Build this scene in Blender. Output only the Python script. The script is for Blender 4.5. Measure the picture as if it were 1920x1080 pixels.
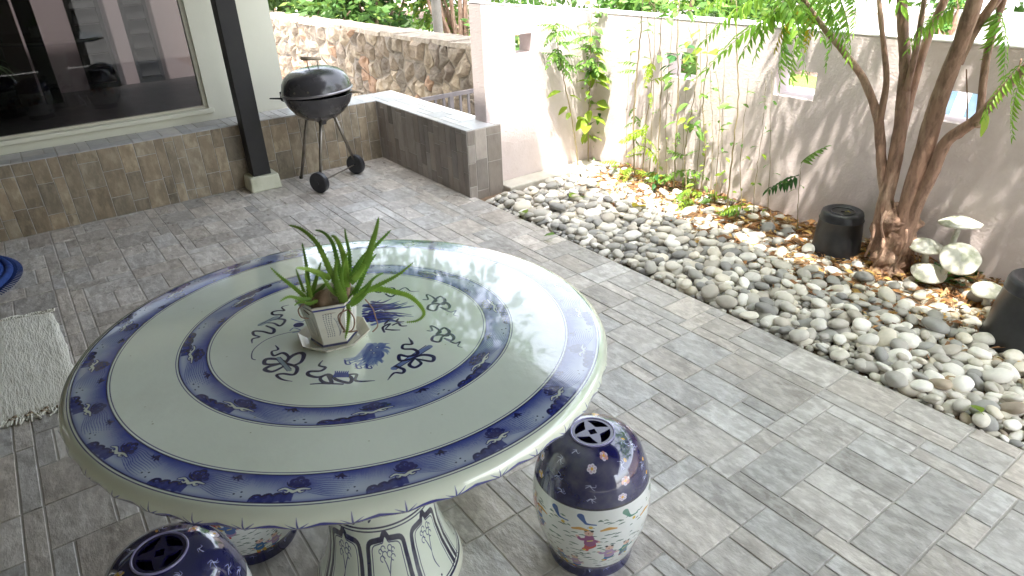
import bpy, math, random
import numpy as np
from mathutils import Vector, Matrix, noise
R_ = math.radians
rnd = random.Random(7)
scene = bpy.context.scene
for o in list(bpy.data.objects): bpy.data.objects.remove(o)
COL = scene.collection

# ------------------------------------------------------------ camera, sky, sun, exposure
F, PT, RL, YW, EYE = 1263.08, .480373, .041209, .615776, 1.6
cp, sp, cy, sy = math.cos(PT), math.sin(PT), math.cos(YW), math.sin(YW)
fw = np.array([sy*cp, cy*cp, -sp]); r0 = np.array([cy, -sy, 0.]); d0 = np.cross(fw, r0)
rt = math.cos(RL)*r0 + math.sin(RL)*d0; dn = -math.sin(RL)*r0 + math.cos(RL)*d0
cam_d = bpy.data.cameras.new('camera'); cam = bpy.data.objects.new('camera', cam_d); COL.objects.link(cam)
m = Matrix.Identity(4)
for i in range(3):
    m[i][0] = rt[i]; m[i][1] = -dn[i]; m[i][2] = -fw[i]
m[2][3] = EYE
cam.matrix_world = m
cam_d.sensor_width = 36; cam_d.lens = 36*F/1920; cam_d.clip_end = 500; cam_d.clip_start = .02
scene.camera = cam
SUN = Vector((-.25, -.22, 1)).normalized()
world = bpy.data.worlds.new('World'); scene.world = world; world.use_nodes = True
wn = world.node_tree; bg = wn.nodes['Background']
sk = wn.nodes.new('ShaderNodeTexSky'); sk.sky_type = 'NISHITA'; sk.sun_disc = False
sk.sun_elevation = math.asin(SUN.z); sk.sun_rotation = math.atan2(SUN.x, SUN.y)
sk.dust_density = 2.5; sk.air_density = 1.0
hs = wn.nodes.new('ShaderNodeHueSaturation'); hs.inputs['Saturation'].default_value = .36; hs.inputs['Value'].default_value = 1.1   # hazy, whitish tropical sky
wn.links.new(sk.outputs[0], hs.inputs['Color']); wn.links.new(hs.outputs[0], bg.inputs[0]); bg.inputs[1].default_value = .15
sl = bpy.data.lights.new('sun', 'SUN'); sl.energy = 2.0; sl.angle = R_(1.0); sl.color = (1, .95, .86)
so = bpy.data.objects.new('sun', sl); COL.objects.link(so)
so.rotation_euler = SUN.to_track_quat('Z', 'Y').to_euler()
scene.view_settings.view_transform = 'Standard'; scene.view_settings.look = 'None'
scene.view_settings.gamma = 1; scene.view_settings.use_curve_mapping = False
scene.view_settings.exposure = 2.92
scene.render.engine = 'CYCLES'
scene.cycles.max_bounces = 8; scene.cycles.diffuse_bounces = 5

# pixel <-> place (used to trace drawn patterns and plants onto the planes they stand on)
OC = np.array([0, 0, EYE])
def ray(x, y): return rt*(x-960)/F + dn*(y-540)/F + fw
def gz(x, y, z=0.):
    v = ray(x, y); return OC + v*((z-EYE)/v[2])
def gx(x, y, X):
    v = ray(x, y); return OC + v*(X/v[0])
def gy(x, y, Y):
    v = ray(x, y); return OC + v*(Y/v[1])
def proj(p):
    q = np.array(p, float)-OC; z = q@fw
    return (960+F*(q@rt)/z, 540+F*(q@dn)/z, z)

# ------------------------------------------------------------ materials
def material(name, col=(.5,.5,.5), rough=.6, n1=None, n2=None, bump=None, tint=False, spec=.5, coat=0, metal=0,
             stretch=None, rough_var=0, img=None, trans=0, sub=0, spots=None):
    """n1/n2 = (scale, strength, other colour): procedural variation; bump = [(scale, strength), ...]"""
    M = bpy.data.materials.new(name); M.use_nodes = True
    nt = M.node_tree; N = nt.nodes; L = nt.links; b = N['Principled BSDF']
    geo = N.new('ShaderNodeNewGeometry'); vec = geo.outputs['Position']
    if stretch:
        mp = N.new('ShaderNodeMapping'); mp.inputs['Scale'].default_value = stretch
        L.new(vec, mp.inputs[0]); vec = mp.outputs[0]
    def noi(scale, detail=5, rough_=.6, v=None):
        t = N.new('ShaderNodeTexNoise'); t.inputs['Scale'].default_value = scale
        t.inputs['Detail'].default_value = detail; t.inputs['Roughness'].default_value = rough_
        L.new(v or vec, t.inputs['Vector']); return t.outputs[0]
    c = None
    if img:
        ti = N.new('ShaderNodeTexImage'); ti.image = img; ti.interpolation = 'Cubic'; c = ti.outputs[0]
        uv = N.new('ShaderNodeUVMap'); L.new(uv.outputs[0], ti.inputs[0])
    else:
        rgb = N.new('ShaderNodeRGB'); rgb.outputs[0].default_value = (*col, 1); c = rgb.outputs[0]
    for n in (n1, n2):
        if n:
            f = noi(n[0]); cr = N.new('ShaderNodeMapRange'); cr.inputs['From Min'].default_value = n[3] if len(n) > 3 else .35
            cr.inputs['From Max'].default_value = n[4] if len(n) > 4 else .65
            cr.inputs['To Max'].default_value = n[1]; L.new(f, cr.inputs[0])
            mx = N.new('ShaderNodeMix'); mx.data_type = 'RGBA'; L.new(cr.outputs[0], mx.inputs[0])
            L.new(c, mx.inputs[6]); mx.inputs[7].default_value = (*n[2], 1); c = mx.outputs[2]
    if tint:
        a = N.new('ShaderNodeAttribute'); a.attribute_name = 'tint'
        mx = N.new('ShaderNodeMix'); mx.data_type = 'RGBA'; mx.blend_type = 'MULTIPLY'; mx.inputs[0].default_value = 1
        L.new(c, mx.inputs[6]); L.new(a.outputs[0], mx.inputs[7]); c = mx.outputs[2]
    L.new(c, b.inputs['Base Color'])
    b.inputs['Roughness'].default_value = rough; b.inputs['Specular IOR Level'].default_value = spec
    b.inputs['Coat Weight'].default_value = coat; b.inputs['Coat Roughness'].default_value = .04
    b.inputs['Metallic'].default_value = metal
    if rough_var:
        f = noi(9); cr = N.new('ShaderNodeMapRange'); cr.inputs['From Min'].default_value = .3; cr.inputs['From Max'].default_value = .7
        cr.inputs['To Min'].default_value = rough-rough_var; cr.inputs['To Max'].default_value = rough+rough_var
        L.new(f, cr.inputs[0]); L.new(cr.outputs[0], b.inputs['Roughness'])
    last = None
    for (s, st, *dist) in (bump or []):
        bp = N.new('ShaderNodeBump'); bp.inputs['Strength'].default_value = st
        bp.inputs['Distance'].default_value = dist[0] if dist else .01
        L.new(noi(s, 6), bp.inputs['Height'])
        if last: L.new(last, bp.inputs['Normal'])
        last = bp.outputs[0]
    if last: L.new(last, b.inputs['Normal'])
    if trans:   # thin leaves let light through
        td = N.new('ShaderNodeBsdfTranslucent'); ms = N.new('ShaderNodeMixShader'); ms.inputs[0].default_value = trans
        L.new(c, td.inputs[0]); out = N['Material Output']
        L.new(b.outputs[0], ms.inputs[1]); L.new(td.outputs[0], ms.inputs[2]); L.new(ms.outputs[0], out.inputs[0])
    return M

# ------------------------------------------------------------ mesh helpers
W = {}
def link(o, parent=None, org=(0,0,0)):
    COL.objects.link(o)
    if parent is not None:
        o.parent = parent; W[o.name] = W[parent.name]
    else:
        o.location = org; W[o.name] = Vector(org)
    return o
def tag(o, label=None, cat=None, group=None, kind=None):
    if label: o['label'] = label
    if cat: o['category'] = cat
    if group: o['group'] = group
    if kind: o['kind'] = kind
    return o
def empty(name, loc, label, cat, group=None):
    o = bpy.data.objects.new(name, None); o.empty_display_size = .05
    link(o, None, loc); return tag(o, label, cat, group)
def mk(name, V, Fc, mat, parent=None, org=(0,0,0), smooth=False, tint=None, uv=None, angle=None):
    """verts are world coordinates"""
    o0 = W[parent.name] if parent is not None else Vector(org)
    V = np.asarray(V, float).reshape(-1, 3) - np.array(o0)
    me = bpy.data.meshes.new(name); me.from_pydata(V.tolist(), [], [list(f) for f in Fc])
    me.materials.append(mat)
    if tint is not None:
        t = np.asarray(tint, float)
        if t.ndim == 1: t = np.tile(t, (len(V), 1))
        a = me.color_attributes.new('tint', 'FLOAT_COLOR', 'POINT')
        a.data.foreach_set('color', np.hstack([t[:, :3], np.ones((len(V), 1))]).ravel())
    if uv is not None:
        l = me.uv_layers.new(name='UVMap')
        idx = np.zeros(len(me.loops), int); me.loops.foreach_get('vertex_index', idx)
        uva = np.asarray(uv, float)
        l.data.foreach_set('uv', (uva[idx] if len(uva) == len(V) else uva).ravel())
    if smooth:
        me.polygons.foreach_set('use_smooth', [True]*len(me.polygons))
        if angle: me.set_sharp_from_angle(angle=R_(angle))
    me.update()
    o = bpy.data.objects.new(name, me); link(o, parent, org)
    return o
class MB:
    def __init__(s): s.V = []; s.F = []; s.T = []
    def add(s, V, Fc, t=(1,1,1)):
        n = len(s.V); s.V += [tuple(v) for v in V]; s.F += [tuple(i+n for i in f) for f in Fc]
        s.T += [tuple(t)]*len(V); return s
    def box(s, a, b, t=(1,1,1)):
        x0,y0,z0 = a; x1,y1,z1 = b
        return s.add([(x0,y0,z0),(x1,y0,z0),(x1,y1,z0),(x0,y1,z0),(x0,y0,z1),(x1,y0,z1),(x1,y1,z1),(x0,y1,z1)],
                     [(0,3,2,1),(4,5,6,7),(0,1,5,4),(1,2,6,5),(2,3,7,6),(3,0,4,7)], t)
    def tube(s, P, Rr, n=8, caps=True, t=(1,1,1), flat=1.):
        P = [Vector(p) for p in P]
        if not hasattr(Rr, '__len__'): Rr = [Rr]*len(P)
        V = []; Fc = []; u = None
        for i, p in enumerate(P):
            d = (P[min(i+1, len(P)-1)]-P[max(i-1, 0)]).normalized()
            if u is None:
                u = d.cross(Vector((0,0,1)));
                if u.length < .1: u = d.cross(Vector((0,1,0)))
            u = (u - d*u.dot(d)).normalized(); w = d.cross(u)
            for k in range(n):
                a = 2*math.pi*k/n
                V.append(p + (u*math.cos(a) + w*math.sin(a)*flat)*Rr[i])
        for i in range(len(P)-1):
            for k in range(n):
                Fc.append((i*n+k, i*n+(k+1)%n, (i+1)*n+(k+1)%n, (i+1)*n+k))
        if caps:
            Fc.append(tuple(range(n-1, -1, -1))); Fc.append(tuple((len(P)-1)*n+k for k in range(n)))
        return s.add(V, Fc, t)
    def lathe(s, prof, c=(0,0,0), n=48, t=(1,1,1), close=False):
        V = []; Fc = []; c = Vector(c)
        for (r, z) in prof:
            for k in range(n):
                a = 2*math.pi*k/n; V.append(c+Vector((r*math.cos(a), r*math.sin(a), z)))
        for i in range(len(prof)-1):
            for k in range(n):
                Fc.append((i*n+k, i*n+(k+1)%n, (i+1)*n+(k+1)%n, (i+1)*n+k))
        return s.add(V, Fc, t)
    def build(s, name, mat, parent=None, **k):
        return mk(name, s.V, s.F, mat, parent, tint=s.T, **k)
def bevel(o, w=.004, seg=2):
    b = o.modifiers.new('bevel', 'BEVEL'); b.width = w; b.segments = seg; b.limit_method = 'ANGLE'; return o
def smooth_path(P, k=4):
    P = [np.array(p, float) for p in P]; out = []
    for i in range(len(P)-1):
        p0 = P[max(i-1,0)]; p1 = P[i]; p2 = P[i+1]; p3 = P[min(i+2, len(P)-1)]
        for j in range(k):
            t = j/k
            out.append(.5*((2*p1)+(-p0+p2)*t+(2*p0-5*p1+4*p2-p3)*t*t+(-p0+3*p1-3*p2+p3)*t**3))
    out.append(P[-1]); return out

# ------------------------------------------------------------ painter: prints on the ceramics, drawn here stroke by stroke
class Img:
    def __init__(s, w, h, bg):
        s.w, s.h = w, h; s.a = np.zeros((h, w, 3), np.float32); s.a[:] = np.array(bg)/255.
    def blend(s, x0, y0, mask, col):
        h, w = mask.shape; c = np.array(col)/255.
        s.a[y0:y0+h, x0:x0+w] += (c - s.a[y0:y0+h, x0:x0+w])*mask[..., None]
    def stroke(s, P, wd, col, al=1., k=6, soft=1.):
        P = smooth_path(P, k) if len(P) > 2 else [np.array(p, float) for p in P]
        Q = []
        for i in range(len(P)-1):
            n = max(1, int(np.hypot(*(P[i+1]-P[i]))/1.2))
            for j in range(n): Q.append(P[i]+(P[i+1]-P[i])*j/n)
        Q.append(P[-1]); Q = np.array(Q)
        wd = np.interp(np.linspace(0, 1, len(Q)), np.linspace(0, 1, len(wd)), wd) if hasattr(wd, '__len__') else np.full(len(Q), float(wd))
        mw = wd.max()+2
        x0 = int(max(0, Q[:,0].min()-mw)); x1 = int(min(s.w, Q[:,0].max()+mw+1)); y0 = int(max(0, Q[:,1].min()-mw)); y1 = int(min(s.h, Q[:,1].max()+mw+1))
        if x1 <= x0 or y1 <= y0: return
        M = np.zeros((y1-y0, x1-x0), np.float32)
        for (x, y), r in zip(Q, wd):
            a0 = int(max(x0, x-r-1.5)); a1 = int(min(x1, x+r+2.5)); b0 = int(max(y0, y-r-1.5)); b1 = int(min(y1, y+r+2.5))
            if a1 <= a0 or b1 <= b0: continue
            yy, xx = np.ogrid[b0:b1, a0:a1]
            d = np.sqrt((xx-x)**2+(yy-y)**2)
            sub = M[b0-y0:b1-y0, a0-x0:a1-x0]
            np.maximum(sub, np.clip((r-d)/soft+.5, 0, 1), out=sub)
        s.blend(x0, y0, M*al, col)
    def dot(s, x, y, r, col, al=1., ry=None):
        ry = ry or r
        x0 = int(max(0, x-r-2)); x1 = int(min(s.w, x+r+3)); y0 = int(max(0, y-ry-2)); y1 = int(min(s.h, y+ry+3))
        if x1 <= x0 or y1 <= y0: return
        yy, xx = np.ogrid[y0:y1, x0:x1]
        d = np.sqrt(((xx-x)/r)**2+((yy-y)/ry)**2)
        s.blend(x0, y0, (np.clip((1-d)*min(r, ry)+.5, 0, 1)*al).astype(np.float32), col)
    def image(s, name):
        im = bpy.data.images.new(name, s.w, s.h)
        px = np.ones((s.h, s.w, 4), np.float32); px[..., :3] = np.clip(s.a, 0, 1)
        im.pixels.foreach_set(px.ravel()); im.update(); im.pack(); return im

# ============================================================ SETTING
M_brick = material('slate_tile', (.53,.50,.465), .33, n1=(10,.85,(.32,.295,.27)), n2=(34,.6,(.70,.68,.64),.45,.62), tint=True, spec=.5,
                   bump=[(13,.8,.014),(55,.5,.004)], stretch=(1,.5,1), rough_var=.12)
M_grout = material('grout', (.50,.47,.43), .8, n1=(9,.5,(.33,.31,.28)), bump=[(80,.3,.002)])
M_ledge = material('ledge_tile', (.30,.25,.18), .55, n1=(9,.85,(.16,.135,.095)), n2=(30,.6,(.44,.39,.29),.45,.66), tint=True,
                   bump=[(16,.6,.01),(70,.3,.004)], stretch=(1,1,.5), rough_var=.1)
M_stucco = material('pink_stucco', (.66,.57,.555), .9, n1=(1.6,.5,(.58,.505,.485)), n2=(12,.3,(.77,.69,.68)), bump=[(75,.6,.007),(190,.4,.003)], spec=.2)
M_coping = material('white_coping', (.82,.80,.78), .8, n1=(6,.25,(.70,.68,.64)), bump=[(50,.4,.004)])
M_cream = material('cream_render', (.68,.67,.55), .8, n1=(3,.3,(.60,.59,.47)), bump=[(45,.25,.003)])
M_white = material('white_paint', (.78,.78,.76), .6, n1=(4,.2,(.68,.68,.66)), bump=[(60,.1,.002)])
M_conc = material('concrete', (.52,.49,.43), .85, n1=(5,.5,(.36,.34,.29)), n2=(26,.3,(.62,.60,.54)), bump=[(30,.5,.006),(110,.4,.003)])
M_soil = material('soil', (.22,.15,.10), .95, n1=(14,.6,(.32,.22,.14)), bump=[(40,1,.02)])
M_road = material('road', (.42,.41,.39), .9, n1=(1.2,.4,(.34,.33,.31)), bump=[(60,.4,.005)])
M_rust = material('rust_earth', (.32,.19,.14), .95, n1=(2.5,.6,(.42,.33,.26)), bump=[(12,1,.05)])
M_grass = material('grass_green', (.17,.30,.05), .8, n1=(7,.6,(.30,.36,.07)), bump=[(60,1,.03)])
M_black = material('black_metal', (.010,.009,.010), .6, n1=(8,.5,(.022,.02,.018)), bump=[(60,.15,.002)])

# ground outside: one sheet to the horizon, lower than the patio
mb = MB(); n = 40
mb.add([(-150,-150,-.80),(220,-150,-.80),(220,220,-.80),(-150,220,-.80)], [(0,1,2,3)])
mb.build('ground', M_road); tag(bpy.data.objects['ground'], kind='structure')
g = MB(); g.add([(11.0,-40,-.735),(14.0,-40,-.60),(14.0,60,-.60),(11.0,60,-.735)], [(0,1,2,3)])
tag(g.build('earth_bank', M_rust), kind='structure')
g = MB(); g.add([(10.1,-40,-.76),(11.2,-40,-.722),(11.2,60,-.722),(10.1,60,-.76)], [(0,1,2,3)])
tag(g.build('grass_verge', M_grass), kind='structure')
g = MB(); g.box((9.7,-40,-.81),(10.1,60,-.68)); tag(g.build('road_kerb', M_white), kind='structure')

# patio body and its brick-pattern tiles
EDGE = 2.39; TX, TY = .3148, .6105; X0, Y0 = 1.192, 1.036      # joint lattice read from the floor
PAT = [["abbbb","abbbb","accdd","eccdd","eccdd","effff","effff","ggghh"],
       ["aaabb","aaabb","aaabb","ccdee","ccdee","fffee","fffgh","fffgh"],
       ["abbbc","abbbc","abbbc","dddec","dddec","dddeh","ffggh","ffggh"]]
def rects(p, flip):
    d = {}
    for j, row in enumerate(p):
        for i, ch in enumerate(row):
            a = d.setdefault(ch, [i, j, i+1, j+1]); a[0] = min(a[0], i); a[1] = min(a[1], j); a[2] = max(a[2], i+1); a[3] = max(a[3], j+1)
    out = [(a[0]/5, a[1]/8, a[2]/5, a[3]/8) for a in d.values()]
    if flip & 1: out = [(1-c, b, 1-a, d_) for a, b, c, d_ in out]
    if flip & 2: out = [(a, 1-d_, c, 1-b) for a, b, c, d_ in out]
    return out
def tile_rects(u0, v0, u1, v1, ou, ov, rr, gap=.0025):
    """brick rectangles of the tile lattice clipped to a panel"""
    out = []
    for i in range(int(math.floor((u0-ou)/TX)), int(math.ceil((u1-ou)/TX))):
        for j in range(int(math.floor((v0-ov)/TY)), int(math.ceil((v1-ov)/TY))):
            tu, tv = ou+i*TX, ov+j*TY
            for a, b, c, d in rects(rr.choice(PAT), rr.randrange(4)):
                ga = gap*1.3 if a < .01 else gap; gb = gap*1.3 if b < .01 else gap
                q = [max(tu+a*TX+ga, u0), max(tv+b*TY+gb, v0), min(tu+c*TX-gap, u1), min(tv+d*TY-gap, v1)]
                if q[2]-q[0] > .012 and q[3]-q[1] > .012: out.append(q)
    return out
def column_rects(u0, v0, u1, v1, rr, gap=.0022):
    out = []; u = u0
    while u < u1-.02:
        w = rr.choice((.062,.075,.095,.125)); ub = min(u+w, u1); v = v0-rr.uniform(0,.2)
        while v < v1:
            h = rr.uniform(.12,.31) if w < .1 else rr.uniform(.17,.30); a, b = max(v, v0), min(v+h, v1)
            if b-a > .02: out.append([u+gap, a+gap, ub-gap, b-gap])
            v += h
        u = ub
    return out
def brick_geo(q, O, U, Vv, Nn, h, rr, wob=.0012):
    """a low block with a chamfered, slightly uneven top on the panel O + u U + v V"""
    a, b, c, d = q; e = .0022; O, U, Vv, Nn = map(Vector, (O, U, Vv, Nn)); hh = h + rr.uniform(-.0006, .0008)
    def P(u, v, z): return O+U*u+Vv*v+Nn*z
    w = lambda: rr.uniform(-wob, wob)
    cn = [(a+w(), b+w()), (c+w(), b+w()), (c+w(), d+w()), (a+w(), d+w())]
    base = [P(u, v, -.003) for u, v in cn]
    mid = [P(u, v, hh-.0016) for u, v in cn]
    mu, mv = (a+c)/2, (b+d)/2
    top = [P(u+(e if u < mu else -e), v+(e if v < mv else -e), hh+rr.uniform(0, .0006)) for u, v in cn]
    Fc = [(8,9,10,11)]
    for k in range(4):
        l = (k+1) % 4; Fc += [(k, l, 4+l, 4+k), (4+k, 4+l, 8+l, 8+k)]
    return base+mid+top, Fc
def brick_tint(rr, warm=.0):
    v = rr.choice([.84,.93,1.,1.,1.06,1.14])*rr.uniform(.95, 1.05); k = rr.uniform(-.02, .05)
    return (v*(1+k+warm), v, v*(1-k-warm))
SHOWN = lambda p: (lambda q: -40 < q[0] < 1960 and -40 < q[1] < 1120 and q[2] > 0)(proj(p))
def under_table(p):
    t = (.75-EYE)/(p[2]-EYE); x, y = p[0]*t, p[1]*t
    return math.hypot(x-.508, y-1.416) < .60
def panel(parent, region, off, O, U, Vv, Nn, mat, seed, h=.003, limit=300, warm=0, hide=None):
    rr = random.Random(seed); items = []
    for q in (tile_rects(*region, *off, rr) if Nn[2] else column_rects(*region, rr)):
        V, Fc = brick_geo(q, O, U, Vv, Nn, h, rr); t = brick_tint(rr, warm)
        if not Nn[2]: f = rr.choice((.74,.88,.95,1,1.06,1.15)); t = [x*f for x in t]
        c = Vector(O)+Vector(U)*((q[0]+q[2])/2)+Vector(Vv)*((q[1]+q[3])/2)
        vis = SHOWN(c) and not (hide and hide(c))
        pr_ = proj(c); ar = (q[2]-q[0])*(q[3]-q[1])/max(.1, pr_[2])**3*abs((Vector(OC)-c).dot(Vector(Nn)))
        items.append((-ar if vis else 1, V, Fc, t))
    return items
def emit(items, parent, mat, limit, restname='far_bricks'):
    items.sort(key=lambda t: t[0]); rest = MB()
    for i, (a, V, Fc, t) in enumerate(items):
        if i < limit and a < 0: mk('brick', V, Fc, mat, parent, tint=t)
        else: rest.add(V, Fc, t)
    if rest.V: tag(rest.build(restname, mat, parent), kind='stuff')

g = MB(); g.box((-2.6,-2.2,-.9),(EDGE-.004,5.39,-.0025)); floor = tag(g.build('patio_floor', M_grout), kind='structure')
emit(panel(floor, (-2.6,-2.2,EDGE,5.12), (X0,Y0), (0,0,-.003), (1,0,0), (0,1,0), (0,0,1), M_brick, 3, hide=under_table), floor, M_brick, 300)
# edging strip of the paving, a plain tile side towards the pebbles
g = MB(); g.box((EDGE-.004,-2.2,-.9),(EDGE+.006,3.765,-.004)); tag(g.build('paving_edge', M_conc), kind='structure')

# tiled ledge along the house, and the low tiled wall at its end
LZ = .47
def tiled_wall(name, a, b, faces, label, cat, seed):
    t = empty(name, ((a[0]+b[0])/2, (a[1]+b[1])/2, 0), label, cat)
    g = MB(); g.box(a, b); g.build('core', M_grout, t)
    its = []
    for (reg, off, O, U, Vv, Nn, mt, w) in faces:
        its.append((panel(t, reg, off, O, U, Vv, Nn, mt, seed, h=.003, warm=w), mt)); seed += 1
    allv = sum(len(i) for i, _ in its); left = 300
    for it, mt in its:
        k = min(left, sum(1 for x in it if x[0] < 0)); emit(it, t, mt, k, 'hidden_bricks'); left -= k
    return t
M_ltop = material('ledge_top_tile', (.46,.45,.45), .38, n1=(9,.6,(.33,.33,.34)), n2=(40,.3,(.6,.6,.6)), tint=True, bump=[(14,.5,.008)], rough_var=.1)
M_pillar = material('endwall_tile', (.31,.275,.25), .5, n1=(7,.6,(.20,.175,.165)), n2=(30,.35,(.40,.37,.33)), tint=True, bump=[(14,.6,.01),(70,.3,.004)], stretch=(1,1,.5), rough_var=.1)
tiled_wall('tiled_ledge', (-2.6,5.12,-.002), (2.352,5.40,LZ-.003),
    [((-2.6,.0,2.352,LZ-.004), (X0,-.14), (0,5.12,0), (1,0,0), (0,0,1), (0,-1,0), M_ledge, .04),
     ((-2.6,5.118,2.352,5.40), (X0,5.0), (0,0,LZ-.003), (1,0,0), (0,1,0), (0,0,1), M_ltop, 0)],
    'long low ledge faced in brown brick tiles running below the big window', 'ledge', 11)
tiled_wall('tiled_end_wall', (2.355,3.78,-.5), (2.635,5.40,LZ-.003),
    [((3.78,.0,5.118,LZ-.004), (3.60,-.14), (2.355,0,0), (0,1,0), (0,0,1), (-1,0,0), M_pillar, 0),
     ((2.355,-.14,2.635,LZ-.004), (2.34,-.14), (0,3.78,0), (1,0,0), (0,0,1), (0,-1,0), M_pillar, .0),
     ((2.353,3.778,2.635,5.40), (2.34,3.78), (0,0,LZ-.003), (1,0,0), (0,1,0), (0,0,1), M_ltop, 0)],
    'short free-standing tiled wall with pale grey top behind the barbecue', 'low wall', 31)

# walls with openings
def holed(P, u0, u1, zb, ztop, holes, thick):
    """P(u, z, d) -> point; ztop a function of u; holes (ua, ub, za, zb)"""
    us = sorted({u0, u1, *[h[0] for h in holes], *[h[1] for h in holes], *np.linspace(u0, u1, 9).tolist()})
    zs = sorted({zb, *[h[2] for h in holes], *[h[3] for h in holes]})
    mb = MB()
    def inside(u, z): return any(h[0] < u < h[1] and h[2] < z < h[3] for h in holes)
    for i in range(len(us)-1):
        ua, ub = us[i], us[i+1]
        for j in range(len(zs)):
            za = zs[j]; last = j == len(zs)-1
            zc, zd = (ztop(ua), ztop(ub)) if last else (zs[j+1], zs[j+1])
            if not last and inside((ua+ub)/2, (za+zc)/2): continue
            mb.add([P(ua,za,0),P(ub,za,0),P(ub,zd,0),P(ua,zc,0)], [(0,1,2,3)])
            mb.add([P(ua,za,thick),P(ub,za,thick),P(ub,zd,thick),P(ua,zc,thick)], [(3,2,1,0)])
        mb.add([P(ua,ztop(ua),0),P(ub,ztop(ub),0),P(ub,ztop(ub),thick),P(ua,ztop(ua),thick)], [(0,1,2,3)])
    for u in (u0, u1):
        mb.add([P(u,zb,0),P(u,zb,thick),P(u,ztop(u),thick),P(u,ztop(u),0)], [(0,1,2,3)])
    for a, b, c, d in holes:
        mb.add([P(a,c,0),P(b,c,0),P(b,d,0),P(a,d,0),P(a,c,thick),P(b,c,thick),P(b,d,thick),P(a,d,thick)],
               [(0,1,5,4),(1,2,6,5),(2,3,7,6),(3,0,4,7)])
    return mb
WX = 3.53
t = empty('garden_wall', (WX+.08, 1.2, -.8), 'long pale pink stucco garden wall with square openings behind the tree', 'garden wall')
zt = lambda y: 1.095
Pm = lambda u, z, d: (WX+d, u, z)
holed(Pm, -2.6, 4.0, -.8, zt, [(2.875,3.13,.745,.895),(2.06,2.31,.74,.89),(1.235,1.445,.745,.89),(.42,.64,.745,.89)], .15).build('stucco_wall', M_stucco, t)
g = MB(); g.box((WX-.003,-2.6,1.0955),(WX+.153,4.003,1.108)); bevel(g.build('coping', M_coping, t), .006)
t = empty('end_garden_wall', (2.95,3.93,-.8), 'pink stucco wall across the garden end with one small square opening', 'garden wall')
Pe = lambda u, z, d: (u, 3.86+d, z)
zt2 = lambda x: 1.228-(x-2.56)*.125
holed(Pe, 2.575, WX-.001, -.8, zt2, [(2.84,2.98,.89,1.015)], .14).build('stucco_wall', M_stucco, t)
g = MB(); a, b = 2.573, WX-.002
g.add([(a,3.858,zt2(a)+.0005),(b,3.858,zt2(b)+.0005),(b,4.002,zt2(b)+.0005),(a,4.002,zt2(a)+.0005),(a,3.858,zt2(a)+.012),(b,3.858,zt2(b)+.012),(b,4.002,zt2(b)+.012),(a,4.002,zt2(a)+.012)],
      [(0,3,2,1),(4,5,6,7),(0,1,5,4),(1,2,6,5),(2,3,7,6),(3,0,4,7)])
bevel(g.build('coping', M_coping, t), .006)

# house wall with a big window
t = empty('house', (0,5.6,0), 'cream rendered house wall with a large dark window above the ledge', 'house')
wz0, wx1 = .545, 1.15
g = MB()
g.box((wx1,5.41,LZ-.002),(1.73,5.56,2.72)); g.box((-2.6,5.41,LZ-.002),(wx1-.0,5.56,wz0-.02))
g.box((-2.6,5.41,2.5),(wx1,5.56,2.72)); g.box((-2.6,5.41,wz0-.02),(-2.3,5.56,2.5))
g.box((1.58,5.561,-.8),(1.73,9.5,2.72))
g.build('wall', M_cream, t)
g = MB(); g.box((-2.3,5.385,wz0-.0195),(wx1+.03,5.50,wz0+.012)); bevel(g.build('window_sill', M_cream, t), .006)
M_frame = material('window_frame', (.58,.56,.44), .5, n1=(9,.3,(.42,.40,.34)))
fr = MB(); fr.box((wx1-.028,5.43,wz0+.013),(wx1-.001,5.48,2.5)); fr.box((-2.3,5.43,wz0+.013),(wx1-.029,5.48,wz0+.03))
frm = fr.build('window_frame', M_frame, t)
M_glass = bpy.data.materials.new('window_glass'); M_glass.use_nodes = True
b = M_glass.node_tree.nodes['Principled BSDF']; b.inputs['Transmission Weight'].default_value = 1; b.inputs['Roughness'].default_value = 0
b.inputs['IOR'].default_value = 1.45; b.inputs['Base Color'].default_value = (.86,.88,.88,1)
# light passes a pane unrefracted: thin glass mixes with transparency
nt = M_glass.node_tree; tr = nt.nodes.new('ShaderNodeBsdfTransparent'); gl = nt.nodes.new('ShaderNodeBsdfGlossy'); gl.inputs['Roughness'].default_value = .01
tr.inputs[0].default_value = (.47,.48,.49,1); fz = nt.nodes.new('ShaderNodeFresnel'); fz.inputs[0].default_value = 1.35
ms = nt.nodes.new('ShaderNodeMixShader'); nt.links.new(fz.outputs[0], ms.inputs[0]); nt.links.new(tr.outputs[0], ms.inputs[1]); nt.links.new(gl.outputs[0], ms.inputs[2])
nt.links.new(ms.outputs[0], nt.nodes['Material Output'].inputs[0])
g = MB(); g.box((-2.3,5.452,wz0+.031),(wx1-.0285,5.458,2.5)); g.build('window_pane', M_glass, frm)
# inside the room
M_dfloor = material('dark_floor', (.012,.009,.009), .5, n1=(5,.5,(.022,.017,.015)), rough_var=.08)
M_pink = material('pink_room_wall', (.52,.42,.43), .75, n1=(3,.3,(.58,.42,.43)), bump=[(40,.2,.003)])
g = MB(); g.box((-2.6,5.562,-.5),(1.575,7.60,.50)); g.build('room_floor', M_dfloor, t)
g = MB(); g.box((-2.6,7.40,.5005),(1.575,7.55,2.7)); g.box((-2.6,5.562,.5005),(-2.45,7.395,2.7)); g.build('room_wall', M_pink, t)
g = MB(); g.box((-2.449,6.95,.5005),(.20,7.0,2.7)); g.build('darkening_panel', material('darkening_panel_brown', (.09,.065,.055), .6, n1=(3,.6,(.16,.12,.10))), t)  # brown panel added to darken the left part of the window view
g = MB(); g.box((-2.6,5.562,2.725),(1.73,6.7,2.8)); g.build('room_ceiling', M_white, t)
M_louv = material('dark_louvre', (.006,.005,.005), .6, n1=(20,.5,(.012,.01,.01)))
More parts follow.
